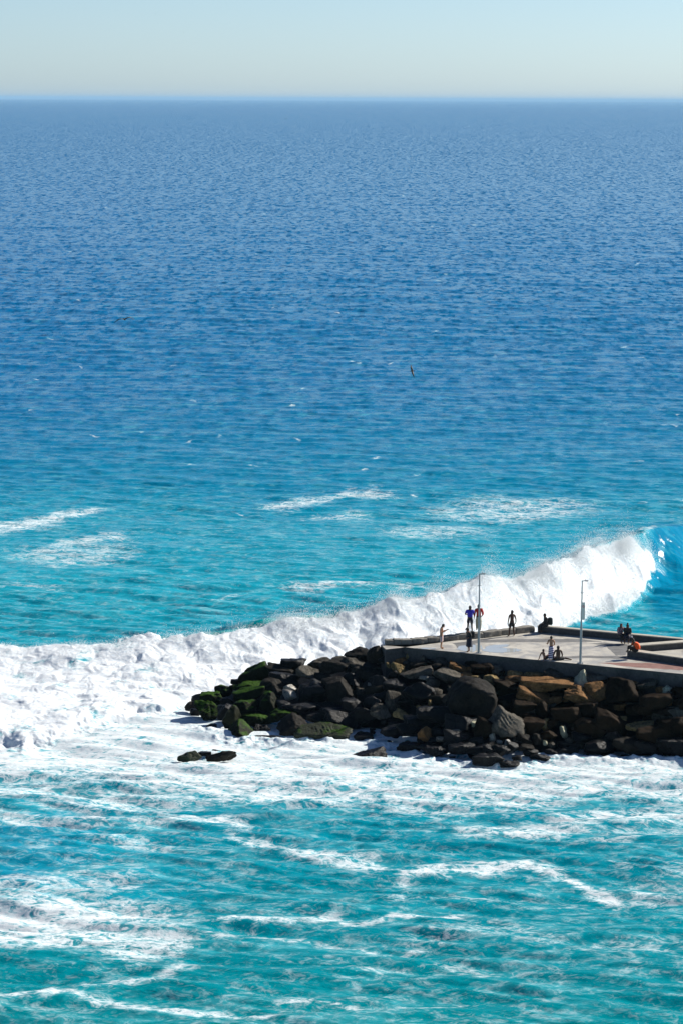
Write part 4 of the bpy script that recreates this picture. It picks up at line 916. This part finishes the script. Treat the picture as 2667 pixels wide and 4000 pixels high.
person(p9, 180, {k: (v_ if k == 'look' else v_) for k, v_ in {**s9, 'rk': (-.46, -.20, .12), 'ra': (-.78, .02, .07), 'rt': (-.86, -.06, .05), 'rp': (-.10, -.05, .10), 'lp': (.10, -.05, .10), 'lk': (.42, -.26, .12), 'la': (.10, -.42, .07), 'lt': (-.02, -.48, .06)}.items()}, 'skin_dark',
       'bare backed man sitting on the pier edge with his leg stretched out to the right', 1.80, 'hair', 0, [('shorts', 'blackc', .9)])
# two women on the parapet
p10 = P(2420, 2485, ZD+.47); p11 = P(2450, 2487, ZD+.47)
sw = dict(SITW); sw.update(dict(look=(.5, -1, 0), rw=(.16, -.30, .55), rh=(.14, -.30, .64), re=(.26, -.22, .36)))
person(p10, 20, sw, 'skin_mid', 'long haired woman in a patterned blouse, left of two sitting on the parapet', 1.72, 'hairb', .16, [('longshirt', 'floral'), ('trousers', 'blackc', 1.85)], girth=1.2)
person(p11, -15, dict(SITW), 'skin_dark', 'woman with her hair tied up in a printed dress, right of two on the parapet', 1.72, 'hair', .10, [('longshirt', 'blackc'), ('skirt', 'print', (.30, -.05, .20, .34), (0, 0)), ('trousers', 'navy', 1.5)])
bm = bmesh.new(); bmesh.ops.create_icosphere(bm, subdivisions=3, radius=.06)
pn = [o for o in bpy.data.objects if o.get('label', '').startswith('woman with her hair tied')][0]
hb = done('hair_bun', bm, M['hair'], pn, True); hb.location = (0, -.13, .93)
# orange shirt, hunched on the tip of the low wall, faces left
p12 = P(2479, 2546, ZD+.45)
so_ = dict(SITW); so_.update(dict(pelvis=(0, .08, .12), waist=(0, .14, .28), chest=(0, .06, .46), nb=(0, -.08, .60), neck=(0, -.13, .66), head=(0, -.19, .74), crown=(0, -.22, .84), ls=(-.19, -.05, .55), rs=(.19, -.05, .55), lk=(-.12, -.40, .34), la=(-.12, -.46, -.02), lt=(-.12, -.60, -.08), rk=(.12, -.36, .36), ra=(.12, -.40, -.02), rt=(.12, -.55, -.08), le=(-.24, -.20, .36), lw=(-.14, -.40, .36), lh=(-.10, -.47, .38), re=(.24, -.20, .36), rw=(.14, -.38, .36), rh=(.10, -.46, .38)))
for k in ('la', 'lt', 'ra', 'rt'): x_, y_, z_ = so_[k]; so_[k] = (x_, y_, z_+.10)
person(p12, -72, so_, 'skin_dark', 'person in a bright orange shirt hunched on the end of the low wall', 1.80, 'hair', 0, [('shirt', 'orange'), ('trousers', 'blackc', 1.7)], girth=1.55)

# ------------------------------------------------------------------ birds
M['bird'] = simple('dark_feathers', (.03, .028, .026), .7); M['birdw'] = simple('pale_feathers', (.30, .28, .25), .7)
def bird(px, py, dist, span, label, rot, droop=(.0, .06, -.10), sweep=(.02, -.12)):
    d = CM.to_3x3() @ Vector(((px-1333.5)/FPX, (2000-py)/FPX, -1)); c_ = Vector((0, 0, HC))+d*dist
    root = empty('seabird', c_); tag(root, label, 'bird', 'seabirds gliding over the water'); root.rotation_euler = rot
    h = span/2
    V_ = []; E = []
    skin_obj('body', [((0, -.17*span, -.01), (.012*span, .012*span)), ((0, -.11*span, 0), (.030*span, .030*span)), ((0, 0, 0), (.042*span, .042*span)), ((0, .11*span, 0), (.026*span, .022*span)), ((0, .20*span, .005), (.030*span, .006*span))], [(0, 1), (1, 2), (2, 3), (3, 4)], {2}, M['bird'], root)
    for s_ in (-1, 1):
        bm = bmesh.new(); st = [(0.02, -.055, .075, 0), (.35*h, -.085, .055, droop[1]*h*2), (.6*h, -.06, .045, droop[1]*h*1.6), (h, .06, .068, droop[2]*h)]
        rws = []
        for x_, le_, te_, z_ in st:
            a = bm.verts.new((s_*x_, le_*span, z_)); b = bm.verts.new((s_*x_, (te_+(0 if x_ < h else .0))*span, z_)); c2 = bm.verts.new((s_*x_, (le_+te_)/2*span, z_+.012*span)); rws.append((a, c2, b))
        for r0, r1 in zip(rws, rws[1:]): bm.faces.new((r0[0], r1[0], r1[1], r0[1])); bm.faces.new((r0[1], r1[1], r1[2], r0[2]))
        o = done('wing', bm, M['bird'], root, True); sm = o.modifiers.new('Solidify', 'SOLIDIFY'); sm.thickness = .008*span; sm.offset = 0
bird(1608, 1449, 190, .95, 'dark seabird banking steeply with wings upright over the middle of the sea', (R(14), R(64), R(-58)))
bird(487, 1247, 175, 1.35, 'long winged dark bird gliding level low over the sea at left', (R(8), R(-8), R(25)), droop=(0, .05, -.22))
bird(1118, 464, 620, .95, 'tiny bird gliding just below the horizon near the middle', (R(20), R(-12), R(20)), droop=(0, .09, -.30))
bird(610, 54, 800, .75, 'tiny bird speck highest in the sky, at upper left', (R(20), R(25), R(50)))
bird(718, 126, 850, .6, 'tiny bird speck lower and right of the highest one in the sky', (R(10), R(40), R(70)))

# ------------------------------------------------------------------ haze
bm = bmesh.new(); bmesh.ops.create_cube(bm, size=1); bmesh.ops.scale(bm, vec=(1100000, 160000, 83), verts=bm.verts); bmesh.ops.translate(bm, vec=(0, 78000, 37.5), verts=bm.verts)
q = NT('haze_air'); q.t.nodes.remove(q.b); pv = q.n('ShaderNodeVolumePrincipled'); pv.inputs['Color'].default_value = (.42, .66, .82, 1); pv.inputs['Density'].default_value = 1/38000
q.l(pv.outputs[0], q.out.inputs['Volume'])
hz = done('haze', bm, q.m); tag(hz, kind='stuff'); hz['label'] = 'pale sea haze fading the water towards the horizon'; hz['category'] = 'haze'
